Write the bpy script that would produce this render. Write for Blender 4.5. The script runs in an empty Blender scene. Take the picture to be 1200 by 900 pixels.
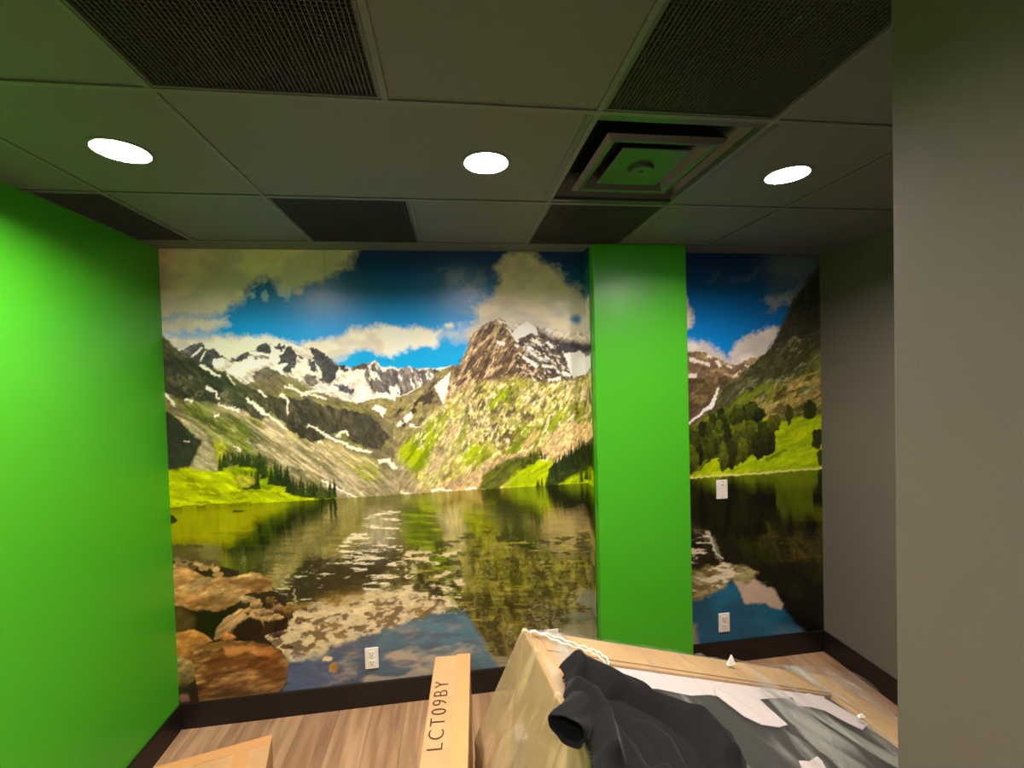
import bpy, bmesh, math, random
import numpy as np
from mathutils import Vector, Matrix
LAMP, EXPO = 260.0, 1.62
# ------------------------------------------------------------------ the mural picture
# fitted camera: focal length in px (1200 wide frame), yaw, pitch, roll, position
CF, CYAW, CPITCH, CROLL = 522.5, 0.1320, -0.0227, -0.0282
CPOS = np.array([1.4689, -2.5119, 1.8097])
RH, RW, BH = 2.5, 3.751, 0.135          # room height, back wall width, baseboard height
def cam_axes():
    sy, cy, sp, cp = math.sin(CYAW), math.cos(CYAW), math.sin(CPITCH), math.cos(CPITCH)
    f = np.array([sy*cp, cy*cp, sp]); r = np.array([cy, -sy, 0.0]); u = np.cross(r, f)
    cr, sr = math.cos(CROLL), math.sin(CROLL)
    return r*cr+u*sr, -r*sr+u*cr, f
AX = cam_axes()
def ray(px, py):
    return AX[2]+AX[0]*(px-600)/CF-AX[1]*(py-450)/CF
def at(px, py, axis, val):
    """measured photo point -> the point of the plane coordinate[axis] = val"""
    d = ray(px, py); t = (val-CPOS[axis])/d[axis]
    return CPOS+t*d

def hsh(ix, iy, s):
    h = (ix.astype(np.int64)*374761393+iy.astype(np.int64)*668265263+s*1442695041) & 0xffffffff
    h = ((h ^ (h >> 13))*1274126177) & 0xffffffff
    return ((h ^ (h >> 16)) & 0xffff).astype(np.float32)/65535.0
def vn(x, y, s):
    ix = np.floor(x); iy = np.floor(y); fx = x-ix; fy = y-iy
    fx = fx*fx*(3-2*fx); fy = fy*fy*(3-2*fy)
    a = hsh(ix, iy, s); b = hsh(ix+1, iy, s); c = hsh(ix, iy+1, s); d = hsh(ix+1, iy+1, s)
    return (a+(b-a)*fx)*(1-fy)+(c+(d-c)*fx)*fy
def fbm(x, y, s, octv=4, gain=.55):
    t = 0; a = 1; n = 0
    for k in range(octv):
        t = t+a*vn(x*2**k+17.3*k, y*2**k+9.1*k, s+k*31); n += a; a *= gain
    return t/n
def rot(x, y, deg):
    c, s = math.cos(math.radians(deg)), math.sin(math.radians(deg))
    return x*c+y*s, -x*s+y*c
def lin(c):
    c = np.array(c, np.float32)/255.0
    return np.where(c <= .04045, c/12.92, ((c+.055)/1.055)**2.4)
def sst(a, b, x):
    t = np.clip((x-a)/(b-a), 0, 1); return t*t*(3-2*t)

class Painter:
    def __init__(s, PX, PY):
        s.X, s.Y = PX, PY
        s.c = np.zeros(PX.shape+(3,), np.float32)
        X, Y = PX, PY
        s.wx = fbm(X/9, Y/9, 1, 4)-.5; s.wy = fbm(X/9, Y/9, 2, 4)-.5
        s.fx = fbm(X/3, Y/3, 3, 3)-.5; s.fy = fbm(X/3, Y/3, 4, 3)-.5
    def box(s, x0, y0, x1, y1):
        m = (s.X >= x0) & (s.X <= x1) & (s.Y >= y0) & (s.Y <= y1)
        r = np.where(m.any(1))[0]; c = np.where(m.any(0))[0]
        if len(r) == 0 or len(c) == 0: return None
        return slice(r[0], r[-1]+1), slice(c[0], c[-1]+1)
    def mask(s, pts, rough=4, fine=1.5, soft=0):
        pts = np.array(pts, float); m = rough+fine+soft+2
        sl = s.box(pts[:, 0].min()-m, pts[:, 1].min()-m, pts[:, 0].max()+m, pts[:, 1].max()+m)
        if sl is None: return None, None
        x = s.X[sl]+rough*2*s.wx[sl]+fine*2*s.fx[sl]; y = s.Y[sl]+rough*2*s.wy[sl]+fine*2*s.fy[sl]
        ins = np.zeros(x.shape, bool); dist = np.full(x.shape, 1e9, np.float32)
        n = len(pts)
        for i in range(n):
            x0, y0 = pts[i]; x1, y1 = pts[(i+1) % n]
            if y0 != y1:
                cnd = ((y0 > y) != (y1 > y)) & (x < (x1-x0)*(y-y0)/(y1-y0)+x0); ins ^= cnd
            dx, dy = x1-x0, y1-y0; L = dx*dx+dy*dy+1e-9
            t = np.clip(((x-x0)*dx+(y-y0)*dy)/L, 0, 1)
            dist = np.minimum(dist, (x-x0-t*dx)**2+(y-y0-t*dy)**2)
        d = np.sqrt(dist); d = np.where(ins, d, -d); w = max(soft, .6)
        return np.clip(d/w*.5+.5, 0, 1), sl
    def poly(s, pts, col, rough=4, fine=1.5, soft=0, tex=None, a=1.0, col2=None, gdir=None):
        """tex = (scale along, scale across, angle, contrast, seed); col2 = second tint mixed by noise"""
        m, sl = s.mask(pts, rough, fine, soft)
        if m is None: return
        X, Y = s.X[sl], s.Y[sl]; c = np.broadcast_to(lin(col), X.shape+(3,)).copy()
        if tex:
            lx, ly, ang, con, sd = tex
            u, v = rot(X, Y, ang); n = fbm(u/lx, v/ly, sd, 4, .62)
            if col2 is not None:
                k = sst(.38, .62, fbm(u/lx/1.7, v/ly/1.7, sd+7, 3))[..., None]
                c = c*(1-k)+lin(col2)*k
            c *= np.exp((n-.5)*2*con)[..., None]
        if gdir:                                     # gradient to another colour between two points
            (gx0, gy0), (gx1, gy1), gc = gdir
            L = (gx1-gx0)**2+(gy1-gy0)**2
            k = np.clip(((X-gx0)*(gx1-gx0)+(Y-gy0)*(gy1-gy0))/L, 0, 1)[..., None]
            r = lin(gc)/np.maximum(lin(col), 1e-4); c *= (1-k)+k*r
        m = (m*a)[..., None]
        s.c[sl] = s.c[sl]*(1-m)+c*m
    def ell(s, cx, cy, rx, ry, col, ang=0, **k):
        t = np.linspace(0, 2*math.pi, 14)[:-1]; c, sn = math.cos(math.radians(ang)), math.sin(math.radians(ang))
        s.poly([(cx+rx*math.cos(a)*c-ry*math.sin(a)*sn, cy+rx*math.cos(a)*sn+ry*math.sin(a)*c) for a in t], col, **k)
    def line(s, pts, w, col, **k):
        pts = np.array(pts, float); L = []; R = []
        w = np.broadcast_to(np.array(w, float), (len(pts),))
        for i, p in enumerate(pts):
            a = pts[max(i-1, 0)]; b = pts[min(i+1, len(pts)-1)]; d = b-a; d = d/(np.hypot(*d)+1e-9); n = np.array([-d[1], d[0]])
            L.append(p+n*w[i]/2); R.append(p-n*w[i]/2)
        s.poly(L+R[::-1], col, **k)
    def spots(s, pts, thr, scale, col, ang=0, asp=1, seed=5, a=1.0, soft=.09, rough=4, edge=2):
        """scatter patches of col inside a polygon where noise exceeds thr"""
        m, sl = s.mask(pts, rough, 1.5, edge)
        if m is None: return
        u, v = rot(s.X[sl], s.Y[sl], ang); n = fbm(u/scale/asp, v/scale, seed, 4)
        m = (m*sst(thr, thr+soft, n)*a)[..., None]
        s.c[sl] = s.c[sl]*(1-m)+lin(col)*m
    def tree(s, x, yb, h, w, col, seed=0):
        L = [(x, yb-h)]; R = []; n = 5
        for i in range(1, n+1):
            f = i/n; ww = w*f**.8/2
            L += [(x+ww, yb-h+h*f), (x+ww*.62, yb-h+h*f)]; R += [(x-ww, yb-h+h*f), (x-ww*.62, yb-h+h*f)]
        s.poly(L+R[::-1], col, rough=.8, fine=.8, tex=(3, 3, 0, .5, 40+seed % 50))
    def clump(s, x, yb, h, w, col, seed=0):
        s.ell(x, yb-h*.5, w*.5, h*.52, col, rough=2.6, fine=1.6, tex=(3, 4, 0, .7, 40+seed % 50), gdir=((x-w*.35, yb-h), (x+w*.4, yb), tuple(int(v*.62) for v in col)))
    def forest(s, path, hr, w, cols, seed, step=2.5, jit=2, clump=False):
        rnd = random.Random(seed); pts = np.array(path, float)
        seg = np.hypot(*(pts[1:]-pts[:-1]).T); tot = seg.sum(); t = 0; items = []
        while t < tot:
            k = 0; q = t
            while q > seg[k]: q -= seg[k]; k += 1
            p = pts[k]+(pts[k+1]-pts[k])*q/seg[k]
            items.append((p[1]+rnd.uniform(-jit, jit), p[0]+rnd.uniform(-1, 1), rnd.uniform(*hr), rnd.uniform(.8, 1.2)*w, rnd.choice(cols)))
            t += step*rnd.uniform(.6, 1.4)
        for i, (y, x, h, ww, c) in enumerate(sorted(items)): (s.clump if clump else s.tree)(x, y, h, ww, c, seed+i)

def paint(PX, PY, iz_shore, flip):
    p = Painter(PX, PY); X, Y = PX, PY
    # --- sky
    t = sst(285, 425, Y)[..., None]
    p.c[:] = lin((24, 46, 118))*(1-t)+lin((46, 156, 226))*t
    k = (sst(700, 900, X)*.85)[..., None]
    p.c[:] = p.c*(1-k)+(lin((28, 44, 108))*(1-t)+lin((20, 120, 200))*t)*k
    CL = (226, 214, 186)
    def cloud(pts, col=CL, a=.95, soft=6, rough=8, sh=(170, 168, 160)):
        p.poly(pts, col, rough=rough, fine=3, soft=soft, tex=(26, 15, 0, .16, 11), a=a, col2=tuple(int(.5*x+.5*y) for x, y in zip(col, sh)))
    cloud([(150,270),(416,284),(412,312),(385,322),(360,336),(340,343),(328,342),(322,330),(300,328),(292,338),(284,350),(270,362),(250,369),(215,372),(150,366)], (214,204,172))
    cloud([(150,372),(190,374),(225,372),(262,375),(268,381),(245,387),(215,392),(150,390)], (216,208,184), soft=5)
    cloud([(150,388),(215,396),(245,392),(310,395),(345,402),(370,397),(398,393),(412,385),(440,382),(480,384),(518,388),(514,398),(509,409),(498,404),(480,408),(466,414),(457,420),(440,412),(425,408),(402,420),(390,420),(300,470),(180,470)], (232,220,196), soft=4, rough=5)
    p.spots([(300,320),(345,330),(340,352),(300,352),(285,345)], .5, 8, (190,200,200), seed=21, a=.5)
    cloud([(520,385),(535,383),(560,382),(556,402),(535,402),(520,396)], (205,205,200), a=.6)
    p.ell(527, 381, 5, 3, (215,212,200), rough=2, soft=2)
    cloud([(548,395),(560,375),(556,362),(572,352),(582,340),(586,325),(580,312),(592,300),(612,294),(632,304),(652,312),(662,328),(682,340),(686,350),(706,352),(706,420),(560,420)], (214,202,180), soft=5, rough=7)
    p.spots([(520,320),(560,318),(585,330),(575,352),(556,365),(530,360)], .44, 12, (150,170,200), seed=23, a=.45, soft=.15, edge=9)
    p.spots([(660,318),(700,318),(700,352),(672,345)], .52, 7, (150,160,180), seed=26, a=.6)
    p.ell(675, 375, 6, 5, (70,125,180), rough=2, soft=3)
    cloud([(790,350),(806,352),(812,366),(813,377),(808,388),(790,390)], (205,196,186), soft=3)
    cloud([(790,398),(808,402),(822,397),(834,405),(846,414),(856,422),(850,436),(790,436)], (216,206,198), soft=4)
    cloud([(852,440),(855,415),(862,401),(876,394),(888,389),(904,384),(918,382),(915,400),(905,436)], (226,212,200), soft=3, rough=4)
    cloud([(897,352),(904,347),(930,343),(946,330),(960,318),(965,345),(930,352),(912,360),(902,365)], (150,155,165), soft=4, a=.75)
    cloud([(896,290),(970,290),(970,318),(940,332),(905,336),(896,320)], (120,130,140), soft=14, a=.45)
    p.line([(829,332),(836,328),(843,319)], 3, (110,115,140), a=.5, soft=3)
    p.line([(855,331),(870,326),(880,325),(887,315)], 4, (110,115,140), a=.5, soft=3)
    sky0 = p.c.copy()
    # --- far snow range, left
    SN = (236, 226, 206)
    p.poly([(150,408),(207,409),(222,405),(237,402),(252,410),(266,421),(285,415),(300,408),(312,402),(330,402),(345,404),(358,405),(370,406),(385,418),(394,425),(405,428),(418,431),(432,427),(439,422),(448,430),(462,429),(478,432),(495,430),(512,433),(533,428),(560,440),(560,520),(150,520)], SN, rough=3, fine=1.2, tex=(14,10,-25,.14,31), col2=(206,196,184))
    DK = (74, 72, 76)
    def rk(pts, col=DK, con=.9, ang=-35, **k): p.poly(pts, col, rough=4, fine=3, tex=(7, 3, ang, con, 33), **k)
    rk([(205,412),(222,405),(237,402),(236,412),(222,418),(213,420)], (96,98,98))
    rk([(216,418),(237,404),(250,410),(268,423),(258,421),(250,422),(254,437),(240,432),(228,426)])
    p.line([(224,420),(237,407)], 2.2, SN, rough=1, fine=.5); p.line([(234,424),(242,411)], 1.8, SN, rough=1, fine=.5)
    rk([(270,423),(283,417),(290,412),(292,418),(280,424)]); rk([(296,412),(303,404),(312,402),(319,407),(317,415),(306,413)])
    rk([(321,406),(328,403),(334,406),(333,411),(325,411)]); rk([(324,426),(334,410),(341,406),(349,416),(346,428),(342,438),(333,437),(337,426)])
    rk([(293,417),(303,417),(316,417),(314,421),(300,421)], (130,124,116))
    rk([(349,415),(356,416),(358,420),(351,420)])
    rk([(362,408),(371,407),(383,416),(395,426),(394,440),(386,453),(376,446),(378,434),(370,424)])
    rk([(361,420),(369,422),(371,436),(362,432)]); rk([(392,424),(402,427),(410,430),(407,437),(398,432)])
    rk([(412,430),(432,426),(434,429),(425,434),(415,433)], (96,82,78))
    rk([(298,438),(310,430),(325,435),(336,446),(331,456),(312,452),(299,446)], (110,100,90)); rk([(357,442),(368,440),(376,448),(366,453),(358,448)], (110,104,92))
    rk([(388,450),(402,452),(416,456),(415,462),(400,460)], (84,82,90)); rk([(332,436),(352,446),(376,458),(345,452)], (120,112,96), a=.8)
    D = [(428,432),(440,424),(450,436),(456,431),(466,433),(478,430),(490,433),(505,432),(516,436),(508,446),(492,452),(474,462),(462,466),(452,458),(440,462),(428,448)]
    p.poly(D, (84,82,86), rough=2, tex=(12, 3.5, 75, .95, 34), col2=(128,120,114))
    p.spots(D, .56, 5, SN, ang=70, asp=2.4, seed=35)
    # --- brown ridge between the ranges
    p.poly([(420,472),(440,466),(466,466),(480,460),(500,448),(512,437),(535,427),(548,440),(548,500),(520,520),(480,560),(430,570),(400,500)], (122,108,84), rough=3, tex=(9,5,-20,.55,41), col2=(140,132,88))
    p.spots([(466,470),(500,450),(520,440),(520,480),(490,500),(460,500)], .54, 5, (66,60,48), seed=42, ang=-40, asp=2)
    p.poly([(509,452),(528,436),(525,455),(528,476),(522,478),(514,464)], SN, rough=1.5)
    for q, w in (([(440,462),(452,464),(464,467)],7), ([(438,476),(449,482),(444,492)],9), ([(479,498),(490,499),(503,493)],4), ([(474,492),(483,486)],7), ([(466,500),(472,494)],5), ([(460,512),(456,524),(448,532)],6), ([(446,500),(450,508),(448,520)],3)):
        p.line(q, w, SN, rough=2, fine=1.5)
    rk([(484,500),(498,486),(503,492),(492,499)], (70,66,60)); rk([(440,496),(450,500),(448,518),(440,524)], (56,56,56))
    # --- the big peak
    PK = [(520,470),(530,440),(538,428),(546,410),(553,395),(561,386),(570,378),(578,377),(585,372),(591,375),(597,386),(603,388),(611,381),(618,378),(626,384),(634,392),(650,395),(668,398),(684,402),(712,404),(712,600),(520,600)]
    p.poly(PK, (134,112,86), rough=2, fine=1.2, tex=(16, 4, -62, .95, 51), col2=(166,144,110))
    p.poly([(603,388),(612,382),(626,384),(650,395),(712,404),(712,436),(690,436),(672,446),(640,440),(618,420),(606,400)], (104,94,86), rough=4, soft=3, tex=(9,4,32,.95,52), col2=(82,76,74))
    p.poly([(594,420),(604,414),(614,424),(640,436),(665,444),(640,452),(612,446),(598,440)], (92,78,60), rough=4, soft=2, tex=(9,4,20,.6,53))
    p.spots([(572,378),(590,372),(630,390),(668,432),(655,442),(600,400)], .55, 4.5, SN, ang=35, asp=2.2, seed=54)
    p.spots([(548,410),(570,382),(598,400),(600,430),(560,450),(532,450)], .57, 6, (72,60,48), ang=-60, asp=3, seed=55, a=.7)
    LF = [(522,468),(530,440),(548,405),(570,380),(592,378),(612,420),(640,440),(600,452),(560,456)]
    for k, (th, sc, c_, an) in enumerate(((.54,4,(74,60,48),-58),(.56,3,(208,184,148),-58),(.57,5,(88,70,54),-40),(.58,2.4,(60,50,42),-62))): p.spots(LF, th, sc, c_, ang=an, asp=3.6, seed=570+k, a=.75, soft=.06)
    p.spots([(600,400),(660,404),(700,425),(690,450),(610,446)], .55, 3.2, (52,48,46), ang=35, asp=2.6, seed=576, a=.8); p.spots([(600,400),(660,404),(700,425),(690,450),(610,446)], .58, 2.4, (206,196,178), ang=35, asp=2.4, seed=577, a=.8)
    p.poly([(600,389),(609,381),(618,377),(627,383),(632,393),(622,391),(612,395),(604,394)], SN, rough=1.5)
    for q, w in (([(582,400),(592,404)],4), ([(612,418),(624,425),(630,430)],4), ([(604,404),(608,408)],3), ([(641,400),(647,408)],3.5), ([(656,392),(672,396)],4), ([(635,428),(648,430)],2.5), ([(658,436),(668,440)],4), ([(642,446),(656,443),(655,452),(643,452)],4), ([(676,392),(690,400)],3)):
        p.line(q, w, SN, rough=1.5, fine=1)
    p.poly([(640,388),(700,392),(712,392),(712,402),(690,400),(660,398)], (206,196,178), rough=4, soft=5, a=.75)
    p.poly([(655,404),(672,402),(688,406),(712,408),(712,420),(698,418),(680,412),(662,414)], (70,68,72), rough=3, tex=(6,4,20,.6,56))
    p.poly([(660,414),(680,411),(686,418),(706,417),(706,432),(690,436),(671,443),(666,428)], SN, rough=2)
    # --- foothills under the peak
    FH = [(436,600),(450,578),(464,552),(478,522),(500,490),(524,474),(540,458),(560,452),(580,446),(606,444),(640,452),(672,446),(712,434),(712,600)]
    p.poly(FH, (190,174,118), rough=5, soft=5, tex=(6,3,-50,.6,61), col2=(166,160,84))
    p.spots(FH, .5, 9, (204,186,142), seed=62, a=.75, soft=.16); p.spots(FH, .56, 5, (96,90,50), seed=63, a=.75, ang=-60, asp=1.8, soft=.12)
    p.spots([(560,450),(712,440),(712,500),(640,510),(560,500)], .57, 3.6, (74,70,44), seed=64, ang=-70, asp=2, a=.8)
    p.spots([(540,470),(712,440),(712,500),(560,530)], .54, 3.6, (216,202,160), seed=65, a=.75, ang=-60, asp=1.8)
    p.spots(FH, .55, 10, (164,172,56), seed=66, a=.55, soft=.2)
    GR = (152, 170, 36)
    def green(pts, col=GR, a=.95, ang=-55, c2=(112,132,30)): p.poly(pts, col, rough=3, soft=2.5, a=a, tex=(16,4,ang,.3,71), col2=c2)
    green([(527,478),(524,500),(512,518),(500,548),(480,558),(470,546),(458,538),(477,516),(503,496)])
    p.poly([(529,482),(545,486),(553,512),(538,528),(524,552),(510,572),(494,572),(503,548),(516,520),(526,500)], (186,168,128), rough=4, soft=3, tex=(14,3,-60,.3,72), col2=(170,164,110))
    green([(536,530),(553,515),(568,524),(580,535),(562,544),(546,546)]); green([(568,478),(580,458),(597,455),(601,470),(584,476),(576,484)], (150,166,40))
    green([(602,489),(614,503),(640,498),(654,486),(666,486),(656,498),(636,512),(618,528),(590,531),(606,513)], (134,156,40)); green([(642,480),(664,470),(698,478),(690,488),(660,488)], (176,176,64), a=.7)
    for cx, cy, rx, ry, a in ((551,488,7,14,-60),(572,516,9,5,0),(603,470,5,11,-65),(637,466,4,10,-75),(592,508,16,9,-20),(679,486,5,11,-70),(588,482,9,5,0),(620,458,4,9,-75),(650,470,4,8,-70),(564,470,5,12,-60),(700,462,7,9,-60),(612,484,9,5,-30),(540,500,4,9,-60)):
        c_, s_ = math.cos(math.radians(a)), math.sin(math.radians(a)); t_ = [2*math.pi*k/10 for k in range(10)]
        E_ = [(cx+1.5*(rx*math.cos(q)*abs(c_)+ry*.3*math.sin(q)), cy+1.4*ry*math.sin(q)) for q in t_]
        p.spots(E_, .47, 4, (66,62,40), ang=-68, asp=2.4, seed=int(cx+cy), a=.85, soft=.08)
    for k in range(3): p.spots(FH[3:], .55+.02*k, (3.2, 4.4, 6)[k], ((232,216,172), (104,98,60), (150,158,60))[k], ang=-62, asp=2.4, seed=660+k, a=.6)
    p.poly([(618,526),(612,524),(626,502),(634,506)], (182,160,112), rough=2, soft=2)
    p.poly([(632,532),(648,508),(670,498),(712,492),(712,516),(674,528),(648,538)], (208,186,138), rough=4, soft=2, tex=(4,3,0,.4,73), col2=(190,164,120))
    p.poly([(440,580),(450,556),(458,548),(474,560),(484,572),(500,574),(516,569),(532,560),(560,552),(592,532),(626,529),(612,542),(576,556),(561,576),(440,590)], (184,158,116), rough=3, soft=2, tex=(5,3,-15,.35,74), col2=(160,140,108))
    p.poly([(448,548),(462,530),(476,545),(486,562),(494,580),(440,582)], (158,142,112), rough=4, soft=7, tex=(9,3,20,.4,77), col2=(134,126,96), a=.9)
    p.line([(512,520),(500,545),(492,570)], 3, (196,182,140), a=.6, soft=2); p.line([(540,510),(524,540),(508,566)], 3, (150,160,60), a=.6, soft=2)
    p.poly([(559,574),(570,552),(592,538),(626,531),(634,538),(614,550),(596,562),(582,576)], (76,84,36), rough=3, soft=1.5, tex=(8,3,-30,.5,75), col2=(100,106,40))
    green([(590,572),(604,555),(626,540),(648,540),(652,572)], (168,186,22), ang=-30, c2=(146,168,24))
    p.poly([(640,572),(643,548),(657,541),(670,532),(690,520),(712,506),(712,546),(676,560),(650,572)], (44,54,24), rough=3, tex=(4,3,0,.5,76), col2=(62,72,30))
    p.forest([(612,548),(630,540),(622,536),(640,536)], (7,11), 4, [(50,58,26),(70,78,34)], 5, 3)
    p.forest([(646,564),(660,552),(676,542),(698,530)], (16,26), 7, [(38,50,22),(52,64,26),(30,42,20)], 6, 3)
    p.forest([(629,571),(640,568),(650,566)], (8,12), 4, [(60,80,30)], 8, 4)
    green([(644,572),(674,558),(700,545),(712,543),(712,572)], (168,188,22), ang=-20, c2=(146,168,20))
    p.forest([(682,566),(690,562),(698,560)], (12,22), 6, [(58,76,28)], 7, 6)
    for q, w in (([(444,541),(455,539),(464,549)],6), ([(505,575),(518,573),(529,575)],3), ([(545,573),(558,571)],3), ([(468,576),(483,579)],4)):
        p.line(q, w, (226,216,190), rough=1.5)
    # --- big slope on the left
    SL = [(150,380),(178,386),(190,393),(200,402),(210,412),(236,427),(258,434),(288,449),(306,446),(332,440),(353,450),(376,460),(398,467),(420,473),(440,480),(462,500),(462,545),(470,585),(150,600)]
    p.poly(SL, (112,104,78), rough=2.5, tex=(12,5,32,.45,81), col2=(126,122,76))
    p.poly([(150,380),(190,393),(210,412),(236,427),(258,434),(288,450),(306,462),(300,492),(270,478),(236,470),(215,470),(195,462),(150,455)], (52,55,48), rough=4, soft=3, tex=(14,4,38,.7,82), col2=(78,76,58))
    p.spots([(200,440),(240,440),(280,470),(250,490),(200,480)], .56, 7, (130,120,96), seed=83, a=.6)
    p.poly([(240,482),(262,474),(300,488),(332,496),(364,512),(398,524),(440,546),(462,572),(460,588),(396,588),(376,562),(340,545),(319,536),(300,528),(277,506)], (168,154,124), rough=4, soft=3, tex=(40,3,36,.5,84), col2=(140,132,96))
    p.poly([(320,488),(345,500),(370,515),(400,524),(440,545),(452,560),(420,552),(380,530),(345,512)], (160,156,96), rough=6, soft=7, tex=(30,3,36,.5,85), col2=(176,160,116))
    green([(222,468),(245,478),(268,492),(300,528),(312,540),(262,528),(240,505),(215,480)], (112,120,56), ang=38, c2=(140,140,90)); green([(266,484),(278,492),(300,512),(284,510)], (128,140,52), ang=38)
    green([(288,490),(304,492),(310,500),(300,498)], (130,136,50)); green([(400,540),(440,548),(452,566),(430,562)], (140,140,60), ang=30); green([(410,508),(434,530),(420,524)], (150,146,76), ang=30)
    p.spots([(190,455),(300,495),(330,545),(262,540),(200,500)], .54, 5, (58,64,34), ang=36, asp=5, seed=590, a=.6)
    p.spots([(240,480),(440,540),(460,585),(390,580),(300,530)], .56, 2.4, (206,194,166), ang=36, asp=7, seed=591, a=.5); p.spots([(240,480),(440,540),(460,585),(390,580),(300,530)], .56, 3, (96,94,60), ang=36, asp=7, seed=592, a=.55)
    p.poly([(286,462),(306,462),(336,466),(366,470),(398,478),(418,482),(442,494),(456,512),(446,528),(424,522),(406,514),(404,502),(388,508),(368,519),(354,512),(340,503),(322,486),(314,482),(306,492),(292,486)], (58,54,48), rough=4, tex=(4,9,-15,.9,86), col2=(80,72,58))
    p.poly([(418,486),(432,484),(440,494),(456,512),(446,528),(424,522),(410,510)], (70,66,56), rough=3, tex=(3,8,0,.8,87))
    p.poly([(150,478),(196,484),(212,494),(224,506),(238,516),(232,534),(222,550),(150,552)], (50,52,42), rough=3, soft=2, tex=(9,7,40,.4,88))
    p.poly([(206,488),(224,494),(240,508),(252,530),(256,552),(219,556),(230,532),(238,516),(224,506)], (158,150,118), rough=2.5, soft=2, tex=(9,4,50,.4,89))
    p.poly([(250,512),(266,520),(262,548),(254,548)], (150,154,60), rough=3, soft=2, tex=(5,5,0,.4,90))
    for q, w in (([(243,453),(252,459),(257,468)],3.5), ([(256,473),(270,477),(282,482)],5), ([(289,467),(298,475),(310,484),(336,503)],[3,7,5,2]), ([(360,497),(374,504),(390,514),(412,524),(436,531)],[3,4,6,6,5]), ([(396,512),(402,504),(408,510)],5), ([(193,460),(204,473)],4), ([(330,461),(337,468),(338,486)],[6,4,2]),
                 ([(217,469),(225,470)],4), ([(252,488),(258,486)],5), ([(236,428),(248,436),(258,443)],5), ([(304,458),(311,465)],4), ([(334,452),(356,460),(380,458)],4), ([(392,460),(402,466)],4), ([(268,440),(274,450)],3), ([(377,561),(390,570),(420,583)],[4,5,2]), ([(372,518),(378,517)],3), ([(216,516),(222,517)],2.5), ([(272,521),(284,529)],2), ([(352,462),(372,464),(384,468)],3)):
        p.line(q, np.array(w)*.72, (228,218,196), rough=3, fine=2.2)
    green([(150,548),(197,550),(223,549),(251,553),(268,548),(300,562),(340,570),(366,581),(394,584),(394,590),(319,590),(198,597),(150,598)], (176,190,26), ang=12, c2=(150,164,24))
    green([(268,548),(290,540),(318,548),(330,562),(318,575),(280,570)], (140,160,40), ang=10, c2=(110,130,30))
    p.spots([(198,556),(300,566),(360,584),(200,594)], .56, 5, (112,120,30), seed=91, asp=3, ang=8, a=.7)
    T = [(46,58,24), (34,46,20), (62,74,30)]
    p.forest([(258,552),(272,544),(288,545),(306,548)], (12,20), 8, T, 11, 3.5, 3); p.forest([(288,574),(306,572)], (18,26), 8, T, 12, 5, 1)
    p.forest([(304,558),(322,566),(342,572)], (20,32), 9, T, 13, 4, 4); p.forest([(338,578),(356,582),(374,584),(393,584)], (14,24), 8, T, 14, 3, 1)
    p.ell(286, 562, 14, 7, (150,150,60), rough=4, soft=2, tex=(4,4,0,.5,92))
    p.line([(199,595),(240,592),(300,590),(340,589),(392,586)], 2, (78,84,22), rough=2)
    p.poly([(446,556),(458,540),(470,548),(482,564),(488,582),(438,584)], (156,142,114), rough=4, soft=8, tex=(9,3,20,.4,78), col2=(134,126,96), a=.85)
    for q, w in (([(444,541),(455,539),(464,549)],5), ([(468,577),(483,580)],3)): p.line(q, w, (226,216,190), rough=2)
    # --- right hand part of the picture
    p.poly([(790,411),(815,412),(826,414),(836,418),(850,424),(862,428),(872,422),(886,417),(900,418),(900,470),(790,520)], (122,102,82), rough=2.5, tex=(9,4,15,.5,101), col2=(150,130,96))
    p.poly([(790,444),(820,443),(845,438),(862,446),(850,470),(830,490),(790,510)], (84,72,52), rough=3, tex=(7,4,-20,.6,102), col2=(112,96,66))
    for q, w in (([(808,420),(818,424),(832,428)],4), ([(828,417),(834,419)],3), ([(840,422),(844,430)],4), ([(807,441),(816,440)],5), ([(852,428),(858,432)],3), ([(858,442),(868,434)],2), ([(872,428),(878,430)],2)):
        p.line(q, w, (222,212,196), rough=1.5)
    p.poly([(975,296),(962,312),(948,326),(936,344),(927,355),(920,373),(912,388),(903,408),(888,420),(876,432),(862,443),(846,456),(840,475),(815,500),(790,515),(790,560),(975,560)], (86,84,58), rough=2, tex=(16,4,-38,.42,103), col2=(70,72,46))
    p.poly([(975,296),(962,312),(948,326),(936,344),(927,355),(920,373),(912,388),(903,408),(930,400),(975,380)], (60,58,48), rough=3, soft=4, tex=(8,8,0,.25,104))
    p.poly([(870,480),(884,462),(900,452),(930,442),(975,424),(975,478),(930,486),(880,492)], (158,138,82), rough=5, soft=4, tex=(16,4,-25,.4,105), col2=(122,122,56))
    p.poly([(940,430),(975,395),(975,430)], (120,122,60), rough=3, soft=4, a=.8)
    p.poly([(845,486),(870,462),(900,446),(905,452),(880,468),(862,482)], (108,122,44), rough=3, soft=3)
    p.spots([(880,420),(930,395),(975,385),(975,470),(860,480)], .57, 6, (150,148,110), seed=106, ang=-35, asp=2.5, a=.5)
    p.spots([(870,440),(975,400),(975,480),(860,490)], .55, 6, (62,66,34), seed=107, ang=-30, asp=2.5, a=.7)
    p.line([(841,455),(838,464),(834,474),(824,482),(815,489),(806,498)], [2,3,5,4,3,3], (226,218,208), rough=1.5)
    green([(790,568),(790,520),(830,492),(870,480),(905,495),(975,483),(975,565)], (168,186,16), ang=-20, c2=(146,168,16))
    green([(800,505),(830,488),(850,480),(858,490),(830,510),(800,520)], (110,128,40))
    T2 = [(52,62,22),(70,80,28),(92,100,34),(40,50,20)]
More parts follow.
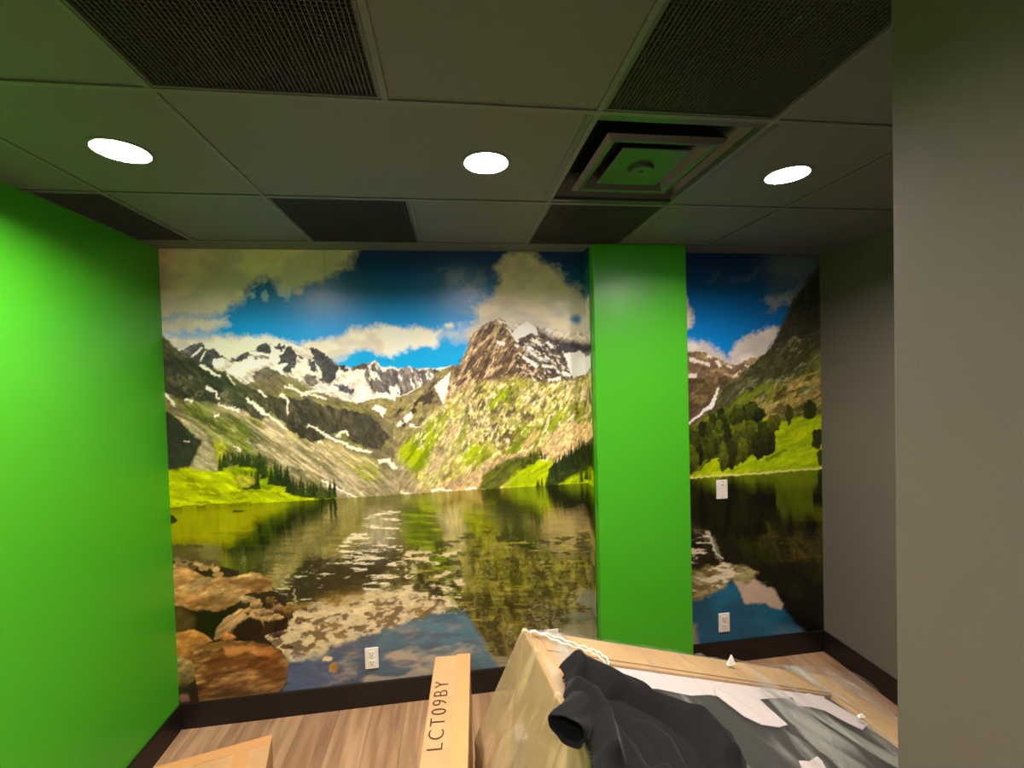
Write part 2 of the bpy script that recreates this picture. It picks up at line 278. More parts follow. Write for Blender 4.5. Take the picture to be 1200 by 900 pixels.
    p.poly([(800,506),(812,500),(830,493),(846,484),(860,476),(880,474),(896,480),(894,498),(878,508),(864,518),(850,530),(836,540),(820,550),(800,560)], (66,76,28), rough=4, tex=(5,5,0,.6,108), col2=(96,104,36))
    p.forest([(808,522),(818,516),(836,506),(856,498),(872,494),(892,496)], (13,22), 10, T2, 21, 5, 4, True); p.forest([(808,552),(824,544),(840,532),(856,522)], (16,26), 10, T2, 22, 5, 4, True)
    p.forest([(846,550),(860,546),(872,538),(882,530)], (26,36), 13, T2, 23, 6, 3, True); p.forest([(888,538),(897,534),(908,532)], (32,44), 13, [(48,56,22),(62,70,26)], 24, 6, 2, True); p.forest([(902,506),(914,500)], (14,20), 10, T2, 25, 5, 2, True)
    p.ell(924, 486, 4, 12, (56,64,24), rough=2, tex=(4,4,0,.5,109)); p.ell(948, 480, 8, 12, (50,58,22), rough=3, tex=(4,4,0,.5,110)); p.ell(958, 514, 7, 12, (46,56,22), rough=3, tex=(4,4,0,.5,111)); p.ell(962, 536, 6, 10, (60,72,24), rough=3)
    p.line([(898,540),(912,532),(922,528)], 4, (90,110,20), rough=2, a=.7)
    # fine grain of rock, scree and trees
    c = p.c; land = (np.abs(c-sky0).sum(-1) > .01).astype(np.float32)
    grs = sst(2, 4.5, c[..., 1]/np.maximum(c[..., 2], .004)/2)*.6
    u1, v1 = rot(X, Y, 35); u2, v2 = rot(X, Y, -55); w = sst(440, 480, X)
    n = fbm(u1/11, v1/1.6, 115, 3)*(1-w)+fbm(u2/5, v2/1.7, 117, 3)*w-.5; rg = 1-2*np.abs(fbm(X/5, Y/4, 116, 4)-.5)
    hi = sst(.55, .75, c.mean(-1))                        # snow and cloud stay smooth
    p.c *= np.exp((n*1.15+(.9-rg)*-.55)*land*(1-.85*hi)*(1-grs))[..., None]
    # --- lake: everything above the shore mirrored, broken by ripples, darker
    ny, nx = X.shape
    rows = np.arange(iz_shore)[:, None]; cols = np.arange(nx)[None, :]
    d = (iz_shore-rows).astype(np.float32); f = d/iz_shore
    xx, zz = X[:iz_shore], Y[:iz_shore]
    n1 = fbm(xx/34, zz/2.2, 121, 3)-.5; n2 = fbm(xx/60, zz/7, 122, 3)-.5; n3 = fbm(xx/12, zz/6, 123, 3)-.5
    amp = (1.5+16*f)
    src = iz_shore+d+2*amp*n1+2*amp*.7*n2+30*f*n3
    sx = cols+(n3*26*f**1.3)+n1*6*f
    src = np.clip(np.abs(src-iz_shore)+iz_shore, iz_shore, ny-1).astype(int); sx = np.clip(sx, 0, nx-1).astype(int)
    ref = p.c[src, sx]
    vb = (1-sst(.05, .3, f))[..., None]                  # close to the shore the mirror image smears vertically
    acc = 0
    for o in (-11, -8, -5, -2, 2, 5, 8, 11):
        acc = acc+p.c[np.clip(src+o, iz_shore, ny-1), np.clip(sx+(o % 3)-1, 0, nx-1)]
    vb = .35+.6*(1-sst(.15, .5, f))[..., None]
    ref = ref*(1-vb)+acc/8*vb
    tint = lin((196, 200, 150))*(1-f[..., None])+lin((186, 184, 168))*f[..., None]
    ref = ref*tint*1.05
    lum = ref.mean(-1, keepdims=True); dark = sst(.03, .18, lum)
    ref = ref*(.6+.4*dark)
    sky = (ref[..., 2:3] > ref[..., 0:1]*1.6)
    ref = np.where(sky, ref*np.array([.9, .72, .62], np.float32), ref)
    r = (sst(770, 830, xx)*(1-.45*sst(.0, .2, .2-f)))[..., None]
    ref = ref*(1-.55*r*(~sky))
    p.c[:iz_shore] = ref
    W = [(180,640),(712,640),(712,800),(180,850)]
    # --- water details
    p.poly([(198,596),(300,592),(335,590),(300,612),(270,640),(240,636),(198,640)], (150,148,14), rough=4, soft=6, tex=(5,30,0,.2,131), a=.6)
    p.spots([(250,625),(440,600),(560,640),(440,690),(300,680)], .56, 3, (70,72,28), asp=12, seed=132, a=.4)
    p.poly([(462,590),(500,584),(522,610),(545,650),(556,690),(535,704),(510,670),(482,632)], (112,134,24), rough=9, fine=4, soft=9, a=.7, tex=(14,2.2,4,.5,136), col2=(72,88,26)); p.poly([(545,598),(576,592),(590,640),(575,668),(555,640)], (140,148,34), rough=8, fine=4, soft=9, a=.55, tex=(12,2.2,0,.5,131), col2=(110,118,40))
    p.poly([(440,582),(470,580),(474,620),(468,640),(446,630)], (110,106,70), rough=6, soft=12, tex=(3,12,0,.4,132), a=.6)
    p.poly([(515,600),(540,590),(548,640),(552,690),(535,690)], (176,164,120), rough=4, soft=6, tex=(2.5,12,0,.4,137), a=.6)
    p.poly([(430,600),(452,598),(460,630),(445,660),(425,650)], (176,166,140), rough=4, soft=8, tex=(2.5,12,0,.5,138), a=.5)
    p.poly([(565,592),(600,590),(640,620),(690,640),(700,650),(640,655),(590,640)], (44,56,28), rough=4, soft=7, tex=(6,3,0,.5,139), a=.65)
    p.poly([(640,606),(680,596),(700,620),(704,650),(660,655),(635,640)], (150,134,92), rough=5, soft=7, tex=(9,2,0,.4,140), a=.65)
    p.spots([(470,650),(560,620),(700,625),(700,720),(560,760),(500,700)], .55, 4.5, (44,50,22), asp=2.6, seed=133, a=.7)
    p.spots([(470,650),(700,620),(700,720),(560,740)], .60, 3, (170,164,84), asp=7, seed=134, a=.55)
    p.poly([(535,640),(560,612),(600,640),(640,660),(690,650),(712,700),(712,745),(640,740),(600,760),(580,780),(556,745),(545,715),(530,690)], (66,68,26), rough=8, soft=14, tex=(5,9,0,.7,135), col2=(112,108,46), a=.6)
    p.poly([(340,690),(360,655),(400,650),(440,640),(460,665),(430,700),(380,706)], (52,48,24), rough=6, soft=8, tex=(9,3,0,.5,136), a=.7)
    p.spots([(395,640),(440,600),(470,600),(470,680),(430,700)], .56, 2.3, (216,206,180), asp=8, seed=137, a=.75)
    p.spots([(320,690),(360,665),(400,650),(440,640),(440,660),(350,705)], .59, 3, (206,196,170), asp=5, seed=138, a=.7)
    p.spots([(470,645),(540,645),(545,720),(520,730),(470,720)], .55, 5, (202,188,152), asp=3, seed=139, a=.8)
    p.spots([(440,640),(540,640),(545,715),(440,720)], .56, 5, (56,54,24), asp=2, seed=140, a=.7)
    p.poly([(300,740),(330,720),(370,706),(440,692),(500,700),(530,712),(500,724),(460,735),(430,745),(400,752),(370,775),(340,770),(312,752)], (196,178,142), rough=9, soft=3, tex=(9,4,-10,.3,141), a=.85)
    p.spots([(300,725),(330,715),(390,700),(520,700),(500,730),(400,756),(350,770),(310,760)], .53, 7, (92,74,50), asp=2.2, seed=142, a=.85, ang=-15)
    p.spots([(330,720),(400,700),(520,700),(500,730),(400,756),(340,766)], .6, 6, (120,92,54), asp=2, seed=143, a=.8)
    p.poly([(370,700),(420,690),(430,706),(385,712)], (128,96,36), rough=5, soft=5, a=.5)
    BL = [(300,850),(330,778),(372,772),(395,756),(430,746),(465,733),(500,722),(546,718),(560,745),(580,775),(600,800),(600,830)]
    p.poly(BL, (84,112,124), rough=4, soft=3, tex=(20,7,-8,.2,144), gdir=((500,725),(450,830),(66,72,88)))
    p.spots([(360,775),(430,750),(500,735),(548,740),(560,765),(500,795),(380,810)], .37, 15, (160,148,130), asp=2.4, ang=-8, seed=145, soft=.25, edge=12, a=.9)
    p.spots(BL, .50, 8, (78,82,98), asp=3, seed=146, a=.6, soft=.15)
    p.poly([(330,776),(395,768),(398,800),(370,812),(325,815)], (76,90,118), rough=5, soft=8, tex=(10,5,10,.3,147), a=.7)
    p.ell(391, 783, 6, 7, (150,116,70), rough=3, tex=(4,4,0,.5,148)); p.ell(383, 772, 5, 3, (200,180,140), rough=3)
    p.poly([(676,705),(690,690),(712,695),(712,712),(690,712)], (120,126,110), rough=3, soft=2, a=.8); p.poly([(640,750),(665,730),(712,726),(712,756),(660,760)], (136,136,106), rough=4, soft=5, a=.8); p.poly([(660,722),(700,716),(712,724),(680,728)], (110,116,96), rough=3, soft=3)
    # right bottom
    p.poly([(800,760),(800,706),(822,702),(838,694),(850,686),(858,682),(880,684),(905,692),(918,712),(935,735),(948,752)], (34,96,124), rough=3, soft=2, tex=(16,8,0,.14,151), col2=(28,82,108))
    p.poly([(860,681),(885,678),(892,684),(907,690),(912,702),(918,708),(916,714),(904,712),(896,706),(872,707),(868,696)], (178,160,142), rough=2, soft=1.5, tex=(12,4,0,.14,152))
    p.poly([(800,668),(830,662),(868,662),(890,670),(880,682),(858,680),(845,690),(830,698),(800,708)], (112,100,62), rough=5, soft=2, tex=(7,3,0,.6,153), col2=(150,140,100))
    p.spots([(800,640),(830,625),(850,660),(880,668),(840,690),(800,700)], .57, 4, (196,186,160), asp=3.5, seed=154)
    p.line([(828,622),(834,634),(840,648),(846,655)], 3, (170,166,150), rough=4)
    p.ell(925, 740, 16, 6, (90,116,136), rough=4, soft=5, a=.6); p.poly([(800,732),(815,732),(818,756),(800,756)], (140,130,116), rough=2, soft=3)
    p.line([(790,560.5),(830,558),(880,555),(930,551),(975,547.5)], 2.4, (196,196,120), rough=.6)
    p.ell(280, 599, 7, 1.6, (60,64,20), rough=1); p.poly([(190,604),(204,604),(209,609),(203,613),(190,613)], (44,46,18), rough=1)
    p.ell(228, 640, 11, 3, (50,50,28), rough=2); p.ell(208, 641, 10, 4, (48,50,26), rough=2)
    p.poly([(190,638),(240,634),(270,650),(250,668),(190,664)], (108,100,56), rough=5, soft=6, tex=(9,3,0,.3,155), a=.6)
    # --- boulders
    GAP = [(190,664),(206,656),(260,664),(300,676),(330,700),(340,712),(332,735),(312,745),(316,752),(330,762),(338,780),(334,806),(322,850),(190,850)]
    p.poly(GAP, (48,36,22), rough=3, tex=(6,6,0,.4,161))
    rnd = random.Random(4)
    for i in range(26):
        x = rnd.uniform(205, 262); y = 660+rnd.uniform(-5, 10)+(x-205)*.08
        p.ell(x, y, rnd.uniform(3, 8), rnd.uniform(2, 4), rnd.choice([(150,122,80),(128,106,72),(96,78,50),(172,146,104),(70,58,40)]), rough=1.5, tex=(3,3,0,.4,162+i))
    def rock(pts, top, bot, seed, tex=(11,5,-12), con=.8, c2=None):
        ys = [q[1] for q in pts]; xs = [q[0] for q in pts]; cx = sum(xs)/len(xs)
        p.poly(pts, top, rough=2.2, fine=.8, tex=tex+(con, seed), col2=c2, gdir=((cx-4, min(ys)+(max(ys)-min(ys))*.25), (cx+4, max(ys)), bot))
    rock([(190,676),(212,664),(228,668),(242,676),(240,686),(220,690),(190,694)], (184,142,92), (110,76,44), 171)
    rock([(190,690),(212,686),(235,676),(262,677),(280,674),(296,670),(312,674),(322,681),(318,690),(304,694),(288,695),(284,704),(268,712),(258,716),(240,713),(226,716),(212,710),(190,706)], (176,146,100), (130,96,58), 172, c2=(150,116,74), con=.9)
    p.poly([(268,680),(290,676),(318,680),(319,687),(300,684),(285,688),(270,684)], (110,74,44), rough=2, soft=1.5, a=.7)
    p.poly([(206,690),(226,692),(240,704),(222,709),(206,702)], (180,118,66), rough=3, soft=3, a=.4, tex=(4,3,0,.4,173))
    p.poly([(208,712),(240,716),(262,716),(276,710),(268,722),(256,734),(250,748),(234,742),(206,744)], (40,30,14), rough=2.5, soft=2, tex=(8,8,0,.3,174), gdir=((208,725),(260,735),(22,20,8)))
    p.poly([(190,712),(214,712),(228,724),(228,742),(206,748),(190,746)], (84,66,36), rough=3, soft=4, tex=(6,9,20,.4,175))
    rock([(252,748),(254,736),(264,723),(279,713),(291,711),(302,718),(309,727),(310,738),(305,748),(290,752),(268,752)], (172,142,98), (70,46,28), 176, tex=(14,2.5,-35))
    p.poly([(268,744),(278,730),(292,723),(306,727),(310,738),(305,748),(290,752),(275,751)], (40,24,14), rough=2, soft=1.5, tex=(9,3,-25,.3,177))
    for x, y, rx, ry, c in ((290,702,8,4,(168,146,110)),(299,708,7,6,(150,124,84)),(309,716,11,5,(160,132,94)),(326,712,7,5,(130,100,70)),(333,722,9,5,(80,56,38)),(320,724,14,5,(166,140,96)),(338,714,8,6,(120,92,50)),(318,704,6,4,(110,84,50)),(290,716,5,3,(140,110,70)),(262,690,3,2,(210,170,120)),(330,733,10,5,(60,42,30)),(336,758,8,3,(90,66,44)),(326,742,8,4,(100,74,56)),(268,747,8,5,(176,118,68)),(352,712,8,4,(130,104,60)),(352,728,6,4,(110,84,62))):
        p.ell(x, y, rx*1.1, ry, c, rough=4, fine=2.5, tex=(5,3,-20,.9,180+int(x) % 20), gdir=((x,y-ry*.2),(x+1,y+ry),tuple(int(v*.5) for v in c)))
    p.poly([(322,730),(336,722),(338,728),(330,736),(318,738)], (34,24,18), rough=1.5)
    rock([(190,748),(214,740),(228,738),(242,744),(250,750),(236,756),(228,768),(224,782),(190,780)], (176,126,72), (74,48,26), 190)
    rock([(190,772),(214,769),(226,774),(231,784),(230,796),(220,804),(190,806)], (150,128,84), (86,72,42), 191, c2=(120,106,70))
    rock([(226,764),(232,756),(244,753),(268,750),(290,751),(312,754),(326,760),(334,768),(338,778),(336,796),(328,814),(316,850),(238,850),(232,806),(228,786)], (144,108,66), (44,30,16), 192, tex=(16,4,-14), con=1.3, c2=(110,76,44))
    p.poly([(244,772),(262,764),(292,762),(326,772),(336,790),(322,800),(290,782),(262,784),(246,800),(238,790)], (92,52,24), rough=4, soft=3, tex=(9,4,-20,.4,193), a=.75)
    p.poly([(228,758),(250,753),(292,752),(262,758),(240,762)], (120,84,48), rough=2, soft=1, a=.8); p.poly([(262,758),(292,756),(322,762),(318,768),(290,764),(264,768)], (196,140,84), rough=2.5, soft=2, a=.7)
    p.poly([(302,756),(322,758),(330,770),(312,772),(302,764)], (140,78,40), rough=3, soft=3, a=.5)
    p.ell(216, 818, 7, 5, (120,92,74), rough=2, soft=2)
    # seams of the printed sheets
    for x0 in (380, 559.5):
        g = np.exp(-((X-x0-(Y-300)*.012)/.55)**2)*(1-sst(345, 392, Y))*.35
        p.c *= (1-g[..., None])
    lum = p.c@np.array([.3, .55, .15], np.float32); g = lum[..., None]
    c = g+(p.c-g)*1.12; c = np.clip(c, 0, None); g = np.clip(g, 1e-4, None)
    c = c*(np.clip(g, 0, 1)**.12)*1.55
    return np.clip(c, 0, .93)
# ------------------------------------------------------------------ helpers
COL = bpy.context.scene.collection
def vec(a): return Vector((float(a[0]), float(a[1]), float(a[2])))
def add_box(bm, x0, x1, y0, y1, z0, z1):
    v = [bm.verts.new((x, y, z)) for x in (x0, x1) for y in (y0, y1) for z in (z0, z1)]
    for f in ((0,1,3,2),(4,6,7,5),(0,4,5,1),(2,3,7,6),(0,2,6,4),(1,5,7,3)): bm.faces.new([v[i] for i in f])
    return v
def add_cyl(bm, c, r0, r1, z0, z1, n=40, cap0=True, cap1=True):
    a = [bm.verts.new((c[0]+r0*math.cos(t), c[1]+r0*math.sin(t), z0)) for t in [2*math.pi*i/n for i in range(n)]]
    b = [bm.verts.new((c[0]+r1*math.cos(t), c[1]+r1*math.sin(t), z1)) for t in [2*math.pi*i/n for i in range(n)]]
    for i in range(n): bm.faces.new((a[i], a[(i+1) % n], b[(i+1) % n], b[i]))
    if cap0: bm.faces.new(a[::-1])
    if cap1: bm.faces.new(b)
def prism(bm, pts, up):
    """polygon of 3-D points thickened by the vector up"""
    a = [bm.verts.new(vec(p)) for p in pts]; b = [bm.verts.new(vec(p)+vec(up)) for p in pts]; n = len(a)
    bm.faces.new(a[::-1]); bm.faces.new(b)
    for i in range(n): bm.faces.new((a[i], a[(i+1) % n], b[(i+1) % n], b[i]))
def mesh_obj(name, bm, mat, parent=None, smooth=False, bevel=0):
    bmesh.ops.recalc_face_normals(bm, faces=bm.faces)
    me = bpy.data.meshes.new(name); bm.to_mesh(me); bm.free()
    if smooth: me.polygons.foreach_set('use_smooth', [True]*len(me.polygons))
    me.materials.append(mat); o = bpy.data.objects.new(name, me); COL.objects.link(o)
    if bevel:
        b = o.modifiers.new('bevel', 'BEVEL'); b.width = bevel; b.segments = 2; b.limit_method = 'ANGLE'
    if parent: o.parent = parent
    return o
def grid_obj(name, P, mat, parent=None, smooth=True, keep=None):
    """P: (n, m, 3) array of points; keep: optional (n-1, m-1) mask of quads"""
    n, m = P.shape[:2]; me = bpy.data.meshes.new(name); me.vertices.add(n*m)
    me.vertices.foreach_set('co', P.reshape(-1).astype(np.float32))
    i = np.arange(n*m).reshape(n, m); q = np.stack([i[:-1, :-1], i[:-1, 1:], i[1:, 1:], i[1:, :-1]], -1)
    q = q[keep] if keep is not None else q.reshape(-1, 4)
    k = len(q); me.loops.add(k*4); me.loops.foreach_set('vertex_index', q.reshape(-1).astype(np.int32))
    me.polygons.add(k); me.polygons.foreach_set('loop_start', np.arange(k, dtype=np.int32)*4)
    me.polygons.foreach_set('use_smooth', [smooth]*k); me.update(calc_edges=True); me.validate()
    me.materials.append(mat); o = bpy.data.objects.new(name, me); COL.objects.link(o)
    if parent: o.parent = parent
    return o
def empty(name, loc, label, cat, group=None, rz=0):
    o = bpy.data.objects.new(name, None); COL.objects.link(o); o.location = loc; o.rotation_euler = (0, 0, rz)
    o.empty_display_size = .1; return tag(o, label, cat, group)
def tag(o, label, cat, group=None):
    o['label'] = label; o['category'] = cat
    if group: o['group'] = group
    return o
def struct(o): o['kind'] = 'structure'; return o

# ------------------------------------------------------------------ materials
def mat(name, col, rough=.5, spec=.5, metal=0):
    m = bpy.data.materials.new(name); m.use_nodes = True; b = m.node_tree.nodes['Principled BSDF']
    b.inputs['Base Color'].default_value = (*[float(v) for v in lin(col)], 1); b.inputs['Roughness'].default_value = rough
    b.inputs['Specular IOR Level'].default_value = spec; b.inputs['Metallic'].default_value = metal
    return m
def N(m, t, **k):
    n = m.node_tree.nodes.new(t)
    for a, v in k.items():
        if hasattr(n, a): setattr(n, a, v)
        else: n.inputs[a].default_value = v
    return n
def L(m, a, b): m.node_tree.links.new(a, b)
def bump(m, scale=200, strength=.1, dist=.001, detail=2, vecscale=None):
    b = m.node_tree.nodes['Principled BSDF']; tc = N(m, 'ShaderNodeTexCoord'); n = N(m, 'ShaderNodeTexNoise'); n.inputs['Scale'].default_value = scale; n.inputs['Detail'].default_value = detail
    src = tc.outputs['Object']
    if vecscale:
        mp = N(m, 'ShaderNodeMapping'); mp.inputs['Scale'].default_value = vecscale; L(m, src, mp.inputs[0]); src = mp.outputs[0]
    L(m, src, n.inputs['Vector']); bp = N(m, 'ShaderNodeBump'); bp.inputs['Strength'].default_value = strength; bp.inputs['Distance'].default_value = dist
    L(m, n.outputs['Fac'], bp.inputs['Height']); L(m, bp.outputs[0], b.inputs['Normal']); return n
def mottle(m, c1, c2, scale=8, detail=4, vecscale=(1,1,1), lo=.35, hi=.65):
    b = m.node_tree.nodes['Principled BSDF']; tc = N(m, 'ShaderNodeTexCoord'); mp = N(m, 'ShaderNodeMapping'); mp.inputs['Scale'].default_value = vecscale
    n = N(m, 'ShaderNodeTexNoise'); n.inputs['Scale'].default_value = scale; n.inputs['Detail'].default_value = detail
    r = N(m, 'ShaderNodeValToRGB'); r.color_ramp.elements[0].position = lo; r.color_ramp.elements[1].position = hi
    r.color_ramp.elements[0].color = (*[float(v) for v in lin(c1)], 1); r.color_ramp.elements[1].color = (*[float(v) for v in lin(c2)], 1)
    L(m, tc.outputs['Object'], mp.inputs[0]); L(m, mp.outputs[0], n.inputs['Vector']); L(m, n.outputs['Fac'], r.inputs[0]); L(m, r.outputs[0], b.inputs['Base Color']); return m
M_green = mat('green_paint', (66, 168, 30), .36, .45); bump(M_green, 260, .12, .0006)
M_taupe = mat('taupe_paint', (106, 98, 90), .6, .3); bump(M_taupe, 240, .35, .0012)
M_pale = mat('pale_paint', (150, 145, 136), .7, .3)
M_base = mat('baseboard_vinyl', (24, 18, 15), .45, .4)
M_ceil = mat('ceiling_tile', (100, 103, 107), .55, .4); bump(M_ceil, 300, .3, .0008)
M_tbar = mat('grid_bar', (98, 101, 104), .4, .5)
M_grille = mat('grille_metal', (70, 71, 72), .4, .5)
M_void = mat('plenum', (12, 12, 13), .9, .1)
M_diff = mat('diffuser_metal', (52, 56, 54), .28, .6)
M_white = mat('white_plastic', (232, 226, 216), .35, .5)
M_slot = mat('slot_dark', (120, 112, 104), .6)
M_card = mottle(mat('cardboard', (205, 170, 122), .75, .2), (168, 136, 90), (186, 154, 104), 5, 5, (1, 1, 1)); bump(M_card, 60, .15, .001)
M_card2 = mottle(mat('kraft_carton', (214, 176, 124), .7, .25), (174, 136, 94), (190, 150, 106), 6, 5, (1, 1, 1)); bump(M_card2, 80, .12, .001)
M_tape = mat('packing_tape', (196, 146, 96), .25, .5); bump(M_tape, 30, .2, .002)
M_ink = mat('printed_ink', (58, 44, 34), .7, .2)
M_foam = mat('white_foam', (196, 187, 184), .6, .3); bump(M_foam, 90, .2, .001)
M_dark = mat('charcoal_panel', (52, 55, 56), .3, .5); mottle(M_dark, (28, 29, 31), (36, 39, 38), 3, 4)
M_cloth = mat('black_fabric', (12, 12, 12), .85, .25); bump(M_cloth, 900, .25, .0008, 3)
M_cloth.node_tree.nodes['Principled BSDF'].inputs['Sheen Weight'].default_value = .06
M_cloth.node_tree.nodes['Principled BSDF'].inputs['Sheen Roughness'].default_value = .4
M_paper = mat('white_paper', (240, 236, 228), .6, .3)

def floor_mat():
    m = mat('wood_planks', (170, 140, 108), .42, .4); b = m.node_tree.nodes['Principled BSDF']
    tc = N(m, 'ShaderNodeTexCoord'); mp = N(m, 'ShaderNodeMapping'); mp.inputs['Rotation'].default_value = (0, 0, math.pi/2); mp.inputs['Location'].default_value = (.12, .1, 0)
    L(m, tc.outputs['Object'], mp.inputs[0])
    br = N(m, 'ShaderNodeTexBrick'); br.offset = .37; br.inputs['Scale'].default_value = 1
    for k, v in (('Brick Width', 1.2), ('Row Height', .18), ('Mortar Size', .0012), ('Mortar Smooth', .3), ('Bias', 0)): br.inputs[k].default_value = v
    br.inputs['Color1'].default_value = (*[float(v) for v in lin((190, 156, 120))], 1); br.inputs['Color2'].default_value = (*[float(v) for v in lin((166, 132, 100))], 1)
    br.inputs['Mortar'].default_value = (*[float(v) for v in lin((104, 78, 58))], 1); L(m, mp.outputs[0], br.inputs['Vector'])
    m2 = N(m, 'ShaderNodeMapping'); m2.inputs['Scale'].default_value = (14, 1.3, 1); L(m, tc.outputs['Object'], m2.inputs[0])
    n = N(m, 'ShaderNodeTexNoise'); n.inputs['Scale'].default_value = 1.6; n.inputs['Detail'].default_value = 7; n.inputs['Distortion'].default_value = .6; L(m, m2.outputs[0], n.inputs['Vector'])
    r = N(m, 'ShaderNodeValToRGB'); r.color_ramp.elements[0].position = .3; r.color_ramp.elements[1].position = .66
    r.color_ramp.elements[0].color = (.50, .44, .40, 1); r.color_ramp.elements[1].color = (1.1, 1.08, 1.05, 1); L(m, n.outputs['Fac'], r.inputs[0])
    mx = N(m, 'ShaderNodeMix', data_type='RGBA', blend_type='MULTIPLY'); mx.inputs[0].default_value = .9
    L(m, br.outputs['Color'], mx.inputs[6]); L(m, r.outputs[0], mx.inputs[7]); L(m, mx.outputs[2], b.inputs['Base Color'])
    return m
def film_mat(name, opacity, milk, ang, sc, extra=.35, rough=.2, rimw=.12):
    """clear packing film: transparent with a glossy skin, milky along its long creases"""
    m = bpy.data.materials.new(name); m.use_nodes = True; nt = m.node_tree; b = nt.nodes['Principled BSDF']; out = nt.nodes['Material Output']
    b.inputs['Base Color'].default_value = (*[float(v) for v in lin(milk)], 1); b.inputs['Roughness'].default_value = rough; b.inputs['Specular IOR Level'].default_value = .6
    tr = N(m, 'ShaderNodeBsdfTransparent'); mix = N(m, 'ShaderNodeMixShader'); tc = N(m, 'ShaderNodeTexCoord'); acc = None; hts = None
    for k, (da, f) in enumerate(((0, 1.0), (.5, .7))):
        m1 = N(m, 'ShaderNodeMapping'); m1.inputs['Rotation'].default_value = (0, 0, ang+da); m2 = N(m, 'ShaderNodeMapping'); m2.inputs['Scale'].default_value = [q*(1 if q < 3 else f) for q in sc]; m2.inputs['Location'].default_value = (k*3.3, k*1.7, 0)
        L(m, tc.outputs['Object'], m1.inputs[0]); L(m, m1.outputs[0], m2.inputs[0])
        n = N(m, 'ShaderNodeTexNoise'); n.inputs['Scale'].default_value = 1; n.inputs['Detail'].default_value = 2.5; n.inputs['Distortion'].default_value = .3; L(m, m2.outputs[0], n.inputs['Vector'])
        mr = N(m, 'ShaderNodeMapRange'); mr.interpolation_type = 'SMOOTHSTEP'; mr.inputs['From Min'].default_value = .53; mr.inputs['From Max'].default_value = .70; mr.inputs['To Min'].default_value = 0; mr.inputs['To Max'].default_value = extra
        L(m, n.outputs['Fac'], mr.inputs['Value'])
        if acc is None: acc, hts = mr.outputs[0], n.outputs['Fac']
        else:
            a = N(m, 'ShaderNodeMath', operation='ADD'); L(m, acc, a.inputs[0]); L(m, mr.outputs[0], a.inputs[1]); acc = a.outputs[0]
            a = N(m, 'ShaderNodeMath', operation='ADD'); L(m, hts, a.inputs[0]); L(m, n.outputs['Fac'], a.inputs[1]); hts = a.outputs[0]
    a = N(m, 'ShaderNodeMath', operation='ADD'); a.inputs[1].default_value = opacity; L(m, acc, a.inputs[0])
    lw = N(m, 'ShaderNodeLayerWeight'); lw.inputs['Blend'].default_value = .2; ad = N(m, 'ShaderNodeMath', operation='MULTIPLY_ADD'); ad.use_clamp = True; ad.inputs[1].default_value = rimw
    L(m, lw.outputs['Facing'], ad.inputs[0]); L(m, a.outputs[0], ad.inputs[2])
    bp = N(m, 'ShaderNodeBump'); bp.inputs['Strength'].default_value = .7; bp.inputs['Distance'].default_value = .02; L(m, hts, bp.inputs['Height']); L(m, bp.outputs[0], b.inputs['Normal'])
    L(m, ad.outputs[0], mix.inputs[0]); L(m, tr.outputs[0], mix.inputs[1]); L(m, b.outputs[0], mix.inputs[2]); L(m, mix.outputs[0], out.inputs['Surface'])
    return m
M_film = film_mat('clear_film', .05, (186, 188, 176), math.radians(62), (1.5, 11, 4), .42, .13)
M_film2 = film_mat('gathered_film', .42, (180, 158, 116), 0, (9, 14, 1.1), .45, .25, .4)
M_creas = mat('film_crease', (236, 230, 212), .15, .9)

# ------------------------------------------------------------------ the room
YB = -5.4                                                     # wall behind the photographer
WX, WY = 2.25, -1.812                                         # corner of the wall on the right, near the camera
bm = bmesh.new(); add_box(bm, -.12, RW+.12, YB-.12, .12, -.1, 0); struct(mesh_obj('floor', bm, floor_mat()))
bm = bmesh.new(); add_box(bm, -.12, RW+.12, 0, .12, 0, 2.62); struct(mesh_obj('wall_back', bm, M_pale))
bm = bmesh.new(); add_box(bm, -.12, 0, YB, 0, 0, 2.62); struct(mesh_obj('wall_left', bm, M_green))
bm = bmesh.new(); add_box(bm, RW, RW+.12, WY, 0, 0, 2.62); struct(mesh_obj('wall_right', bm, M_taupe))
bm = bmesh.new(); add_box(bm, WX, RW+.12, YB, WY, 0, 2.62); struct(mesh_obj('wall_near_right', bm, M_taupe, bevel=.004))
bm = bmesh.new(); add_box(bm, -.12, RW+.12, YB-.12, YB, 0, 2.62); struct(mesh_obj('wall_behind', bm, M_pale))
CX0, CX1, CY = 2.237, 2.772, -.178                             # the green pillar
bm = bmesh.new(); add_box(bm, CX0, CX1, CY, 0, 0, RH); struct(mesh_obj('wall_pillar', bm, M_green, bevel=.006))
def baseboard(name, x0, x1, y0, y1):
    bm = bmesh.new(); add_box(bm, x0, x1, y0, y1, 0, BH); struct(mesh_obj(name, bm, M_base, bevel=.004))
baseboard('baseboard_back', 0, CX0, -.012, 0); baseboard('baseboard_back_right', CX1, RW, -.012, 0)
baseboard('baseboard_left', 0, .012, YB, -.012); baseboard('baseboard_right', RW-.012, RW, WY, -.012)
baseboard('baseboard_near_right', WX-.012, WX, YB, WY)
LL = [((.52, -1.041, RH), 'left round glowing ceiling downlight, above the green left wall'), ((1.599, -1.045, RH), 'middle round glowing ceiling downlight, left of the square air diffuser'),
      ((2.689, -1.033, RH), 'right round glowing ceiling downlight, beside the grey wall edge'),
      ((.52, -3.3, RH), 'round ceiling downlight of the rear row, near the green wall'), ((1.6, -3.05, RH), 'round ceiling downlight of the rear row, near the taupe wall'),
      ((1.06, -4.6, RH), 'round ceiling downlight at the back end of the room')]
